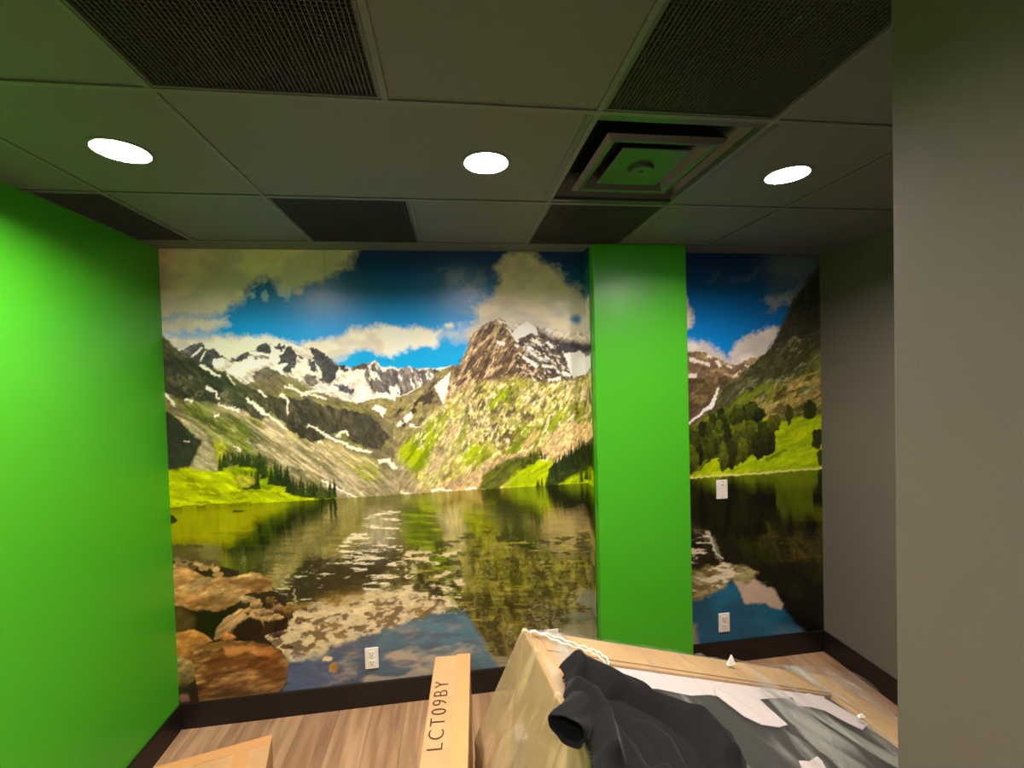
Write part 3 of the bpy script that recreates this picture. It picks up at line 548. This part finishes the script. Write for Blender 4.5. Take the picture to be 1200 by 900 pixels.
def holed(bm, x0, x1, y0, y1, cs, rad):
    """a ceiling tile with round openings; the tile is split into strips, one per opening"""
    cs = sorted(cs); xs = [x0]+[(a[0]+b_[0])/2 for a, b_ in zip(cs, cs[1:])]+[x1]
    for k, c in enumerate(cs):
        X0, X1 = xs[k], xs[k+1]; n = 48; ring = []; out = []; up = []
        for i in range(n):
            g = 2*math.pi*(i+.5)/n; dx, dy = math.cos(g), math.sin(g); ring.append(bm.verts.new((c[0]+rad*dx, c[1]+rad*dy, RH))); up.append(bm.verts.new((c[0]+rad*dx, c[1]+rad*dy, RH+.05)))
            t = min(((X1-c[0])/dx if dx > 0 else (X0-c[0])/dx), ((y1-c[1])/dy if dy > 0 else (y0-c[1])/dy)); out.append(bm.verts.new((c[0]+t*dx, c[1]+t*dy, RH)))
        for i in range(n):
            j = (i+1) % n; bm.faces.new((ring[i], ring[j], out[j], out[i])); bm.faces.new((ring[i], ring[j], up[j], up[i]))
        co = [(X0, y0), (X1, y0), (X1, y1), (X0, y1)]
        for q in co:                                            # the corner triangles
            a = math.atan2(q[1]-c[1], q[0]-c[0]) % (2*math.pi); i = int(math.floor(a/(2*math.pi)*n-.5)) % n; j = (i+1) % n
            bm.faces.new((out[i], bm.verts.new((q[0], q[1], RH)), out[j]))
# ceiling: tiles in a grid, openings where the grilles and the diffuser sit
GX = [0, .25, .79, 1.325, 1.875, 2.385, 2.92, 3.46, RW]; GY = [YB]
y = -1.355
while y > YB+.3: GY.append(y); y -= .6
GY = sorted(GY+[-.73, -.155, 0]); 
HOLES = {(.79, -1.955): 'nl', (1.875, -1.955): 'nr', (.79, -.73): 'fl', (1.875, -.73): 'fr', (0, -.73): 'c', (1.875, -1.355): 'd'}
bm = bmesh.new(); holes = {}
for i in range(len(GX)-1):
    for j in range(len(GY)-1):
        hit = [h for h in HOLES if abs(h[0]-GX[i]) < .01 and abs(h[1]-GY[j]) < .01]
        if hit: holes[HOLES[hit[0]]] = (GX[i], GX[i+1], GY[j], GY[j+1]); continue
        ins = [l[0] for l in LL if GX[i] < l[0][0] < GX[i+1] and GY[j] < l[0][1] < GY[j+1]]
        if ins: holed(bm, GX[i], GX[i+1], GY[j], GY[j+1], ins, .079)
        else: add_box(bm, GX[i], GX[i+1], GY[j], GY[j+1], RH, RH+.015)
add_box(bm, -.12, RW+.12, YB-.12, .12, RH+.12, RH+.2)
bmesh.ops.remove_doubles(bm, verts=bm.verts, dist=.0005)
struct(mesh_obj('ceiling', bm, M_ceil))
bm = bmesh.new()
for x in GX[1:-1]:
    for j in range(len(GY)-1):
        if abs(x-1.325) < .01 and abs(GY[j]+1.355) < .01: continue
        if GY[j+1] > -.1: continue
        add_box(bm, x-.008, x+.008, GY[j], GY[j+1], RH-.004, RH+.02)
for y in GY[1:-1]: add_box(bm, 0, RW, y-.008, y+.008, RH-.0045, RH+.02)
struct(mesh_obj('trim_1', bm, M_tbar))

# ------------------------------------------------------------------ mural
def make_mural():
    ST = .004; nx = int(round(RW/ST))+1; nz = int(round((RH-BH)/ST))+1
    xs = np.linspace(0, RW, nx); zs = np.linspace(BH, RH, nz); Xw, Zw = np.meshgrid(xs, zs)
    d = np.stack([Xw-CPOS[0], np.full_like(Xw, -CPOS[1]), Zw-CPOS[2]], -1)
    PX = 600+CF*(d@AX[0])/(d@AX[2]); PY = 450-CF*(d@AX[1])/(d@AX[2])      # the sketch's own coordinates of each wall point
    im = paint(PX, PY, int((1.163-BH)/ST), None)
    m = mat('mural_print', (255, 255, 255), .30, .5); at_ = N(m, 'ShaderNodeAttribute'); at_.attribute_name = 'print'
    L(m, at_.outputs['Color'], m.node_tree.nodes['Principled BSDF'].inputs['Base Color'])
    bump(m, 40, .08, .002, 6)
    def sheet(name, P, colr, parent=None):
        o = grid_obj(name, P, m, parent)
        ca = o.data.color_attributes.new('print', 'FLOAT_COLOR', 'POINT'); ca.data.foreach_set('color', np.concatenate([colr, np.ones(colr.shape[:2]+(1,), np.float32)], -1).reshape(-1).astype(np.float32)); return o
    root = empty('wall_mural', (RW/2, -.003, BH), 'glossy wall mural of a green mountain lake with snowy peaks covering the back wall', 'mural')
    P = np.stack([Xw-RW/2, np.zeros_like(Xw), Zw-BH], -1)
    i1 = int(CX0/ST)+1; i2 = int(CX1/ST)
    sheet('left_print', P[:, :i1], im[:, :i1], root); sheet('right_print', P[:, i2:], im[:, i2:], root)
    k = 28; yy = np.linspace(0, -.108, k); Y2, Z2 = np.meshgrid(yy, zs)   # the picture carries on round the pillar's side
    sheet('pillar_side_print', np.stack([np.full_like(Y2, CX0-.003-RW/2), Y2, Z2-BH], -1), im[:, i1:i1+k], root)
make_mural()

# ------------------------------------------------------------------ lamps
M_lens = bpy.data.materials.new('lamp_lens'); M_lens.use_nodes = True
b = M_lens.node_tree.nodes['Principled BSDF']; b.inputs['Emission Color'].default_value = (1, .86, .80, 1); b.inputs['Emission Strength'].default_value = LAMP
def lamp_proto(loc, label):
    r = empty('ceiling_downlight', loc, label, 'ceiling light', 'round recessed downlights')
    bm = bmesh.new(); add_cyl(bm, (0, 0), .084, .082, .0, -.003, 48, False, False); add_cyl(bm, (0, 0), .082, .071, -.003, -.003, 48, False, False); add_cyl(bm, (0, 0), .071, .067, -.003, .024, 48, False, False)
    mesh_obj('trim_ring', bm, M_tbar, r, True)
    bm = bmesh.new(); add_cyl(bm, (0, 0), .067, .067, .023, .026, 48); mesh_obj('lens', bm, M_lens, r)
    return r
l0 = lamp_proto(LL[0][0], LL[0][1])
for loc, lab in LL[1:]:
    c = l0.copy(); COL.objects.link(c); c.location = loc; c['label'] = lab
    for ch in list(l0.children):
        d = ch.copy(); COL.objects.link(d); d.parent = c

# ------------------------------------------------------------------ ceiling grilles and diffuser
def grille(key, label, pitch=.0105):
    x0, x1, y0, y1 = holes[key]; r = empty('ceiling_grille', ((x0+x1)/2, (y0+y1)/2, RH), label, 'air grille', 'dark eggcrate grilles in the ceiling')
    w, h = (x1-x0)/2-.009, (y1-y0)/2-.009; fz = -.003
    bm = bmesh.new(); t = .008
    for a in ((-w, -w+t, -h, h), (w-t, w, -h, h), (-w+t, w-t, -h, -h+t), (-w+t, w-t, h-t, h)): add_box(bm, *a, fz, .012)
    mesh_obj('frame', bm, M_grille, r)
    bm = bmesh.new(); n = int(2*w/pitch)
    for i in range(1, n): x = -w+2*w*i/n; add_box(bm, x-.0009, x+.0009, -h+t, h-t, 0, .011)
    n = int(2*h/pitch)
    for i in range(1, n): y = -h+2*h*i/n; add_box(bm, -w+t, w-t, y-.0007, y+.0007, .004, .0105)
    mesh_obj('eggcrate_core', bm, M_grille, r)
    bm = bmesh.new(); add_box(bm, -w, w, -h, h, .04, .045); mesh_obj('dark_backing', bm, M_void, r)
grille('nl', 'dark ceiling grille with glinting mesh, nearest the camera at top left'); grille('nr', 'large ribbed dark ceiling grille at top right beside the taupe wall')
grille('fl', 'dark ceiling grille just above the top of the mural sky, left of centre'); grille('fr', 'dark ceiling grille directly in front of the top of the green pillar')
grille('c', 'dark ceiling grille in the far left corner above the green wall')
x0, x1, y0, y1 = holes['d']; r = empty('ceiling_diffuser', ((x0+x1)/2, (y0+y1)/2, RH), 'square dark stepped air diffuser with a round centre knob in the ceiling', 'air diffuser')
def sq_ring(bm, a, za, b_, zb):
    va = [bm.verts.new((s*a*.93, t*a, za)) for s, t in ((-1,-1),(1,-1),(1,1),(-1,1))]; vb = [bm.verts.new((s*b_*.93, t*b_, zb)) for s, t in ((-1,-1),(1,-1),(1,1),(-1,1))]
    for i in range(4): bm.faces.new((va[i], va[(i+1) % 4], vb[(i+1) % 4], vb[i]))
H2 = (y1-y0)/2-.008
bm = bmesh.new(); sq_ring(bm, H2, -.002, H2-.028, -.002); sq_ring(bm, H2-.028, -.002, H2-.03, .01); sq_ring(bm, H2-.03, .01, H2-.10, .075); sq_ring(bm, H2, -.002, H2, .012); mesh_obj('outer_frame', bm, M_diff, r)
bm = bmesh.new(); sq_ring(bm, .205, .004, .185, -.006); sq_ring(bm, .185, -.006, .17, -.004); sq_ring(bm, .17, -.004, .10, .06); sq_ring(bm, .205, .004, .15, .075); mesh_obj('inner_louver', bm, M_diff, r)
bm = bmesh.new(); add_box(bm, -.115, .115, -.13, .13, .0, .006); mesh_obj('centre_plate', bm, M_diff, r, bevel=.003)
bm = bmesh.new(); add_cyl(bm, (0, 0), .045, .04, .0, -.012, 32); add_cyl(bm, (0, 0), .01, .01, -.012, -.016, 16); mesh_obj('damper_knob', bm, M_diff, r, bevel=.002)
bm = bmesh.new(); add_box(bm, -H2*.93, H2*.93, -H2, H2, .08, .085); mesh_obj('duct_void', bm, M_void, r)

# ------------------------------------------------------------------ outlets
def plate(name, loc, label, kind):
    r = empty(name, loc, label, 'wall plate', 'white wall plates on the mural')
    bm = bmesh.new(); add_box(bm, -.036, .036, -.006, .002, -.058, .058); mesh_obj('cover_plate', bm, M_white, r, bevel=.003)
    if kind == 'duplex':
        for s in (-1, 1):
            bm = bmesh.new(); add_box(bm, -.017, .017, -.0085, -.005, s*.024-.0165, s*.024+.0165); k = mesh_obj('socket', bm, M_white, r, bevel=.002)
            bm = bmesh.new(); z = s*.024
            add_box(bm, -.009, -.0065, -.0092, -.0084, z-.001, z+.009); add_box(bm, .0065, .009, -.0092, -.0084, z-.001, z+.007); add_box(bm, -.003, .003, -.0092, -.0084, z-.011, z-.006)
            mesh_obj('slots', bm, M_slot, k)
        bm = bmesh.new(); add_box(bm, -.0025, .0025, -.0072, -.0058, -.0025, .0025); mesh_obj('screw', bm, M_slot, r)
    else:
        bm = bmesh.new(); add_box(bm, -.008, .008, -.009, -.005, .022, .036); k = mesh_obj('jack', bm, M_white, r, bevel=.001)
        bm = bmesh.new(); add_box(bm, -.005, .005, -.0096, -.0086, .026, .032); mesh_obj('port', bm, M_slot, k)
        for z in (-.048, .048):
            bm = bmesh.new(); add_box(bm, -.0022, .0022, -.0072, -.0058, z-.0022, z+.0022); mesh_obj('screw', bm, M_slot, r)
plate('electrical_outlet', (.981, -.006, .270), 'white wall outlet low on the mural, left of the upright narrow carton', 'duplex')
plate('electrical_outlet', (1.996, -.006, .266), 'white wall outlet mostly hidden behind the top of the film-wrapped box', 'duplex')
plate('electrical_outlet', (3.068, -.006, .254), 'white wall outlet low on the mural, right of the green pillar', 'duplex')
plate('data_jack_plate', (3.069, -.006, 1.073), 'white wall plate at the mural shoreline, right of the green pillar', 'jack')

# ------------------------------------------------------------------ narrow carton standing on its edge
A1 = at(510, 767, 2, .6); A2 = at(551, 767, 2, .6); rzc = math.radians(-3.1)
r = empty('narrow_carton', (float(A1[0]+A2[0])/2, float(A1[1]+A2[1])/2-.0, 0), 'tall narrow cardboard carton with printed code along its top, left of wrapped box', 'cardboard box', rz=rzc)
bm = bmesh.new(); add_box(bm, -.0755, .0755, -1.12, 0, 0, .598); mesh_obj('carton_body', bm, M_card2, r, bevel=.006)
bm = bmesh.new(); add_box(bm, .018, .0768, -1.121, .0012, .597, .6); add_box(bm, .0755, .0768, -1.12, 0, .54, .6); mesh_obj('tape_strip', bm, M_tape, r, bevel=.001)
cu = bpy.data.curves.new('printed_code', 'FONT'); cu.body = 'LCT09BY'; cu.size = .083; cu.space_character = 1.28; cu.extrude = .0002; cu.offset = -.0013
to = bpy.data.objects.new('printed_code', cu); COL.objects.link(to); dg = bpy.context.evaluated_depsgraph_get()
me = bpy.data.meshes.new_from_object(to.evaluated_get(dg)); bpy.data.objects.remove(to)
me.materials.clear(); me.materials.append(M_ink); tx = bpy.data.objects.new('printed_code', me); COL.objects.link(tx); tx.parent = r
TXT = (tx, me)
xs_ = [v.co.x for v in me.vertices]; wtx = max(xs_)-min(xs_)
p0 = at(517, 880, 2, .6); p1 = at(524, 799, 2, .6)                       # where the lettering starts and ends on the top face
def loc2(p): q = Matrix.Rotation(-rzc, 3, 'Z')@(vec(p)-Vector(r.location)); return q
q0, q1 = loc2(p0), loc2(p1); sx = (q1-q0).length/wtx
tx.rotation_euler = (0, 0, math.pi/2); tx.scale = (sx, .93, 1); tx.location = (q0.x+.004, q0.y, .6003)

# ------------------------------------------------------------------ carton at lower left
K = at(319, 861, 2, .3); rk_ = math.atan2(.232, .973)*1
r = empty('low_carton', (float(K[0]), float(K[1]), 0), 'low cardboard carton with taped top on the floor in the bottom left corner', 'cardboard box', rz=math.atan2(.096, .403))
bm = bmesh.new(); add_box(bm, -.52, 0, -.46, 0, 0, .297); mesh_obj('carton_body', bm, M_card2, r, bevel=.005)
bm = bmesh.new(); add_box(bm, -.52, -.262, -.46, 0, .297, .3); mesh_obj('lid_flap', bm, M_card2, r, bevel=.001)
bm = bmesh.new(); add_box(bm, -.258, 0, -.46, 0, .297, .3); mesh_obj('lid_flap', bm, M_card2, r, bevel=.001)
bm = bmesh.new(); add_box(bm, -.13, -.075, -.461, .0012, .2995, .3008); add_box(bm, -.13, -.075, .0002, .0012, .22, .3008); mesh_obj('tape_strip', bm, M_tape, r)
bm = bmesh.new(); add_box(bm, -.521, .001, -.05, .001, .2996, .3012); mesh_obj('tape_strip', bm, M_tape, r)

# ------------------------------------------------------------------ big film-wrapped box, its top sloping down to the right
AZ = math.radians(82.7); TA = at(612, 737, 2, .85)
E1 = np.array([math.sin(AZ), math.cos(AZ), -.328]); E2 = np.array([math.cos(AZ), -math.sin(AZ), 0.0]); NN = np.cross(E2, E1); NN = NN/np.linalg.norm(NN)
if NN[2] < 0: NN = -NN
UL, VL = 1.47, .86
def top(u, v, h=0.0): return TA+u*E1+v*E2+h*NN
def uv(px, py, h=0.0):
    d = ray(px, py); o = TA+h*NN; t = ((o-CPOS)@NN)/(d@NN); q = CPOS+t*d-o
    v = q@E2; u = (q-v*E2)@E1/(E1@E1); return u, v
root = empty('wrapped_crate', (2.4, -1.2, 0), 'large cardboard crate wrapped in clear film with a dark panel in its sloping top', 'wrapped box')
def inroot(P): return np.asarray(P)-np.array([2.4, -1.2, 0])
iu, iv = uv(668, 773)[0], uv(705, 776)[1]; ju = uv(968, 809)[0]
DEP = .03
def side_x(u, v, z):                                          # the left side leans outwards towards the floor
    p = top(u, v); return p
bm = bmesh.new()
o8 = [(0, 0), (UL, 0), (UL, VL), (0, VL)]; i8 = [(iu, iv), (ju, iv), (ju, VL-.05), (iu, VL-.05)]
ot = [bm.verts.new(vec(inroot(top(u, v)))) for u, v in o8]; it = [bm.verts.new(vec(inroot(top(u, v)))) for u, v in i8]; ib = [bm.verts.new(vec(inroot(top(u, v, -DEP)))) for u, v in i8]
ob = []
for (u, v), lean in zip(o8, (-.13, 0, 0, -.13)):
    p = top(u, v)+lean*E1; ob.append(bm.verts.new(vec(inroot((p[0], p[1], 0)))))
for k in range(4):
    j = (k+1) % 4
    bm.faces.new((ot[k], ot[j], it[j], it[k])); bm.faces.new((it[k], it[j], ib[j], ib[k])); bm.faces.new((ot[k], ob[k], ob[j], ot[j]))
bm.faces.new(ib); bm.faces.new(ob)
mesh_obj('cardboard_shell', bm, M_card, root, bevel=.004)
bm = bmesh.new(); prism(bm, [inroot(top(u, v, -DEP+.001)) for u, v in ((iu+.002, iv+.002), (ju-.002, iv+.002), (ju-.002, VL-.052), (iu+.002, VL-.052))], NN*.012); mesh_obj('dark_panel', bm, M_dark, root)
# raised cardboard lip lying on the back rim
l4 = [uv(*q) for q in ((640, 758), (700, 771), (640, 745), (625, 741))]
bm = bmesh.new(); prism(bm, [inroot(top(u, v, .001)) for u, v in (uv(636, 752), uv(641, 763), (ju+.0, iv-.004), (UL-.02, .012), (.02, .008))], NN*.004); mesh_obj('rim_flap', bm, M_card, root, bevel=.001)
def strip(pts, h=-DEP+.016, t=.003, name='foam_strip', m=M_foam):
    bm = bmesh.new(); prism(bm, [inroot(top(*uv(x, y, h), h)) for x, y in pts], NN*t); return mesh_obj(name, bm, m, root, bevel=.001)
strip([(664,772),(705,776),(740,781),(800,791),(850,799),(905,806),(966,812),(966,820),(940,818),(905,819),(870,822),(832,815),(810,816),(770,808),(738,807),(720,812),(690,800)])
strip([(836,806),(862,808),(884,815),(905,834),(923,850),(913,853),(893,850),(872,840),(851,824),(838,814)], -DEP+.022)
strip([(928,816),(948,813),(968,820),(992,834),(1017,849),(1011,856),(990,846),(968,834),(950,829),(934,828)], -DEP+.022)
strip([(936,892),(948,893),(957,887),(963,892),(970,905),(945,915)], -DEP+.022)
# white foam block showing through the film on the left side
q = inroot(top(-.062, .15)); bm = bmesh.new()
prism(bm, [q+np.array(k) for k in ((-.03, -.035, -.66), (.02, -.035, -.66), (.02, .035, -.66), (-.03, .035, -.66))], (0.015, 0, .38)); mesh_obj('foam_block', bm, M_foam, root, bevel=.01)

def film():
    nu, nv = 190, 130
    U = np.linspace(-.62, UL+.30, nu); V = np.linspace(-.16, VL+.1, nv); UU, VV = np.meshgrid(U, V)
    out = np.zeros(UU.shape+(3,))
    w = fbm(UU*5+3, VV*5, 301, 4)-.5; w2 = 1-np.abs(fbm(UU*2.4+VV*1.8, VV*3.4-UU*2.2, 305, 3)-.5)*6
    uc = np.clip(UU, 0, UL); vc = np.clip(VV, 0, VL)
    a1 = UU*.5+VV*.87; b1 = UU*.87-VV*.5
    lr = 0
    for k, (f, o, am) in enumerate(((5.3, .2, .012), (8.1, 1.1, .009), (13.7, 2.3, .006))):
        ph = b1*f+o+.35*(fbm(a1*2.2+k*9, b1*.8, 320+k, 3)-.5)*3; rr = 1-np.abs((ph % 1)-.5)*2; lr = lr+am*np.clip((rr-.72)/.28, 0, 1)**1.5*sst(.35, .6, fbm(a1*1.7, b1*3+k, 330+k, 2))
    h = .004+.007*(w+.5)+lr+.045*np.exp(-(((UU-UL+.10)/.20)**2+((VV-.0)/.10)**2))*(.6+.8*(w2 > .3)*.3)
    P = TA+uc[..., None]*E1+vc[..., None]*E2+h[..., None]*NN
    dl = np.clip(-UU, 0, None)                                  # down the left side, tenting outwards in folds
    fold = np.sin(VV*34+3*fbm(VV*4, UU*0, 311, 2))*.5+np.sin(VV*61+1.3)*.25
    outw = np.clip(dl*.62, 0, .19)+.035*fold*np.clip(dl*2, 0, 1)*np.clip((.30-np.clip(dl*.62, 0, .19))*5, 0, 1)
    dirL = np.array([-E1[0], -E1[1], 0])
    P += outw[..., None]*dirL; P[..., 2] -= dl*1.25+np.where(dl > 0, 0, 0)
    dr = np.clip(UU-UL, 0, None); P += (dr*.75)[..., None]*np.array([E1[0], E1[1], 0]); P[..., 2] += .045*np.sin(np.clip(dr*12, 0, 3.14))*(.6+.4*np.sin(VV*9+1))-dr*.5+dr*.18*np.sin(VV*22)
    db = np.clip(-VV, 0, None); P[..., 1] += db*.45+.02*np.clip(db*8, 0, 1)*np.sin(UU*26+2*w); P[..., 2] -= db*1.3
    df = np.clip(VV-VL, 0, None); P[..., 1] -= df*.3; P[..., 2] -= df
    P[..., 2] = np.maximum(P[..., 2], .004)
    P -= np.array([2.4, -1.2, 0])
    cut = UU[:-1, :-1] >= 0
    grid_obj('clear_wrap', P, M_film, root, keep=cut)
    grid_obj('gathered_wrap', P, M_film2, root, keep=~cut)
film()
# a bunched roll of film lying along the back rim
def tube(name, pts, rad, m, parent, seg=10, off=None, flat=1.0):
    pts = [np.asarray(p, float) for p in pts]; n = len(pts); R_ = np.broadcast_to(rad, (n,)); P = np.zeros((n, seg+1, 3))
    for i in range(n):
        t = pts[min(i+1, n-1)]-pts[max(i-1, 0)]; t = t/np.linalg.norm(t); a = np.cross(t, NN); a /= np.linalg.norm(a); b_ = np.cross(a, t)
        for k in range(seg+1):
            g = 2*math.pi*k/seg; P[i, k] = pts[i]+R_[i]*(math.cos(g)*a+flat*math.sin(g)*b_)
    if off is not None: P = P-np.array(off)
    return grid_obj(name, P, m, parent)
OFF = (2.4, -1.2, 0)
for q in ([(612,739),(630,741),(650,750),(670,757),(690,763),(703,770),(711,779)], [(622,739),(645,744),(668,752),(688,759),(702,764),(712,772),(714,780)], [(700,780),(709,783),(717,789)]):
    P = [top(*uv(*s_, .02), .02) for s_ in q]
    Q = []
    for i in range(len(P)-1):
        for k in range(5): Q.append(P[i]+(P[i+1]-P[i])*k/5)
    Q.append(P[-1]); Q = [a+NN*.003*math.sin(i*1.9) for i, a in enumerate(Q)]
    tube('film_crease', Q, [.0028+.001*math.sin(i*2.3) for i in range(len(Q))], M_creas, root, 8, OFF)

# ------------------------------------------------------------------ paper scraps
def scrap(px, py, w, h, label, hh):
    u, v = uv(px, py, hh); c = top(u, v, hh); bm = bmesh.new()
    a = [(-w/2, 0, 0), (w/2, 0, 0), (w/2, .012, 0), (-w/2, .012, 0)]; vs = [bm.verts.new(p) for p in a]; t = [bm.verts.new((-.002, .006, h)), bm.verts.new((.003, .006, h))]
    bm.faces.new(vs[::-1]); bm.faces.new((vs[0], vs[1], t[1], t[0])); bm.faces.new((vs[2], vs[3], t[0], t[1])); bm.faces.new((vs[1], vs[2], t[1])); bm.faces.new((vs[3], vs[0], t[0]))
    o = mesh_obj('paper_scrap', bm, M_paper); o.location = vec(c); tag(o, label, 'paper scrap', 'folded white paper scraps')
scrap(858, 780, .036, .042, 'small white folded paper point standing on the crate rim below the pillar', .018)
scrap(1011, 841, .03, .012, 'tiny white paper bit on the right rim of the crate', .018)

# ------------------------------------------------------------------ black jacket thrown over the crate
OUT = [(655,786),(661,779),(668,780),(674,786),(686,784),(699,784),(712,792),(736,808),(762,829),(800,846),(815,851),(826,861),(846,862),(858,872),(866,890),(873,905),(866,950),(800,990),(730,985),(700,950),(694,905),(694,893),(690,880),(686,862),(678,842),(668,830),(661,818),(664,806),(660,795)]
def jacket():
    H0 = .028
    poly = np.array([uv(x, y, H0) for x, y in OUT])
    px_lines = [  # ridge (+) and valley (-) lines over the cloth: points, height, width
        ([(672,792),(720,812),(770,836),(824,866),(852,900)], .034, .036), ([(684,816),(716,836),(742,864),(770,905)], -.060, .032), ([(730,832),(770,852),(800,876),(815,905)], -.050, .034),
        ([(664,812),(690,832),(704,860),(712,905)], .045, .022), ([(815,862),(832,882),(840,905)], .014, .022), ([(694,822),(728,846),(752,876)], -.03, .012), ([(706,800),(740,822)], -.008, .01), ([(750,880),(770,905),(780,940)], .03, .02), ([(668,782),(676,800)], .010, .014)]
    lines = [([np.array(uv(*q, H0)) for q in l], a, w) for l, a, w in px_lines]
    lo = poly.min(0)-.02; hi = poly.max(0)+.02; n = 230
    U, V = np.meshgrid(np.linspace(lo[0], hi[0], n), np.linspace(lo[1], hi[1], n))
    def segd(pts, closed):
        D = np.full(U.shape, 9.); S = np.zeros(U.shape, bool); m = len(pts)
        for i in range(m if closed else m-1):
            (x0, y0), (x1, y1) = pts[i], pts[(i+1) % m]; dx, dy = x1-x0, y1-y0
            t = np.clip(((U-x0)*dx+(V-y0)*dy)/(dx*dx+dy*dy+1e-12), 0, 1); D = np.minimum(D, np.hypot(U-x0-t*dx, V-y0-t*dy))
            if closed and y0 != y1: S ^= ((y0 > V) != (y1 > V)) & (U < (x1-x0)*(V-y0)/(y1-y0)+x0)
        return D, S
    D, S = segd(poly, True); sd = np.where(S, D, -D)
    e = np.clip(sd/.022, 0, 1); hgt = .030*np.sqrt(np.clip(1-(1-e)**2, 0, 1))
    k = sst(0, .03, sd)
    for pts, a, w in lines:
        d, _ = segd(pts, False); hgt = hgt+a*np.exp(-(d/w)**2)*k
    hgt = hgt+(.016*(fbm(U*4, V*4, 402, 2)-.5))*k
    hgt = np.maximum(hgt, .004*e)
    base = .03
    P = TA+U[..., None]*E1+V[..., None]*E2+(base+hgt)[..., None]*NN
    Sq = sd > -.001; keep = Sq[:-1, :-1] & Sq[1:, :-1] & Sq[:-1, 1:] & Sq[1:, 1:]
    c0 = top(*uv(760, 870), 0); r = empty('black_jacket', vec(c0), 'crumpled black fabric jacket thrown over the film-wrapped crate', 'jacket')
    o = grid_obj('jacket_body', P-c0, M_cloth, r, keep=keep)
    so = o.modifiers.new('thick', 'SOLIDIFY'); so.thickness = .004; so.offset = -1
    # sleeve folded back, its open cuff facing down left
    seg = 36; path = [((700,806), .045, .012), ((690,812), .05, .03), ((680,826), .054, .040), ((673,840), .055, .046), ((668,850), .055, .050), ((665,856), .054, .051)]
    pts = []; rad = []
    for (q, hh, rr) in path: pts.append(top(*uv(*q, hh), hh)); rad.append(rr)
    Pn = []; Rn = []
    for i in range(len(pts)-1):
        for k_ in range(6): f = k_/6; Pn.append(pts[i]*(1-f)+pts[i+1]*f); Rn.append(rad[i]*(1-f)+rad[i+1]*f)
    Pn.append(pts[-1]); Rn.append(rad[-1])
    last = Pn[-1]; axis = Pn[-1]-Pn[-3]; axis = axis/np.linalg.norm(axis)
    Pn += [last+axis*.002, last-axis*.02, last-axis*.06]; Rn += [rad[-1]*.93, rad[-1]*.88, rad[-1]*.6]
    n_ = len(Pn); G = np.zeros((n_, seg+1, 3)); AXS = pts[-1]-pts[1]; AXS /= np.linalg.norm(AXS); a = np.cross(AXS, NN); a /= np.linalg.norm(a); b_ = NN
    for i in range(n_):
        for j in range(seg+1):
            g = 2*math.pi*(j % seg)/seg; wv = 1+.08*math.sin(3*g+i*.25)+.04*math.sin(7*g+i*.4)
            G[i, j] = Pn[i]+Rn[i]*wv*(1.0*math.cos(g)*a+.62*math.sin(g)*b_)
    grid_obj('sleeve', G-c0, M_cloth, r)
jacket()

# ------------------------------------------------------------------ camera, world, view
cd = bpy.data.cameras.new('camera'); cam = bpy.data.objects.new('camera', cd); COL.objects.link(cam); bpy.context.scene.camera = cam
cd.sensor_fit = 'HORIZONTAL'; cd.sensor_width = 36; cd.lens = CF/1200*36; cd.clip_start = .02
r_, u_, f_ = AX
cam.matrix_world = Matrix(((r_[0], u_[0], -f_[0], CPOS[0]), (r_[1], u_[1], -f_[1], CPOS[1]), (r_[2], u_[2], -f_[2], CPOS[2]), (0, 0, 0, 1)))
w = bpy.data.worlds.new('world'); bpy.context.scene.world = w; w.use_nodes = True; w.node_tree.nodes['Background'].inputs[0].default_value = (.05, .05, .05, 1)
vs = bpy.context.scene.view_settings; vs.view_transform = 'Standard'; vs.look = 'None'; vs.exposure = EXPO; vs.gamma = 1; vs.use_curve_mapping = False
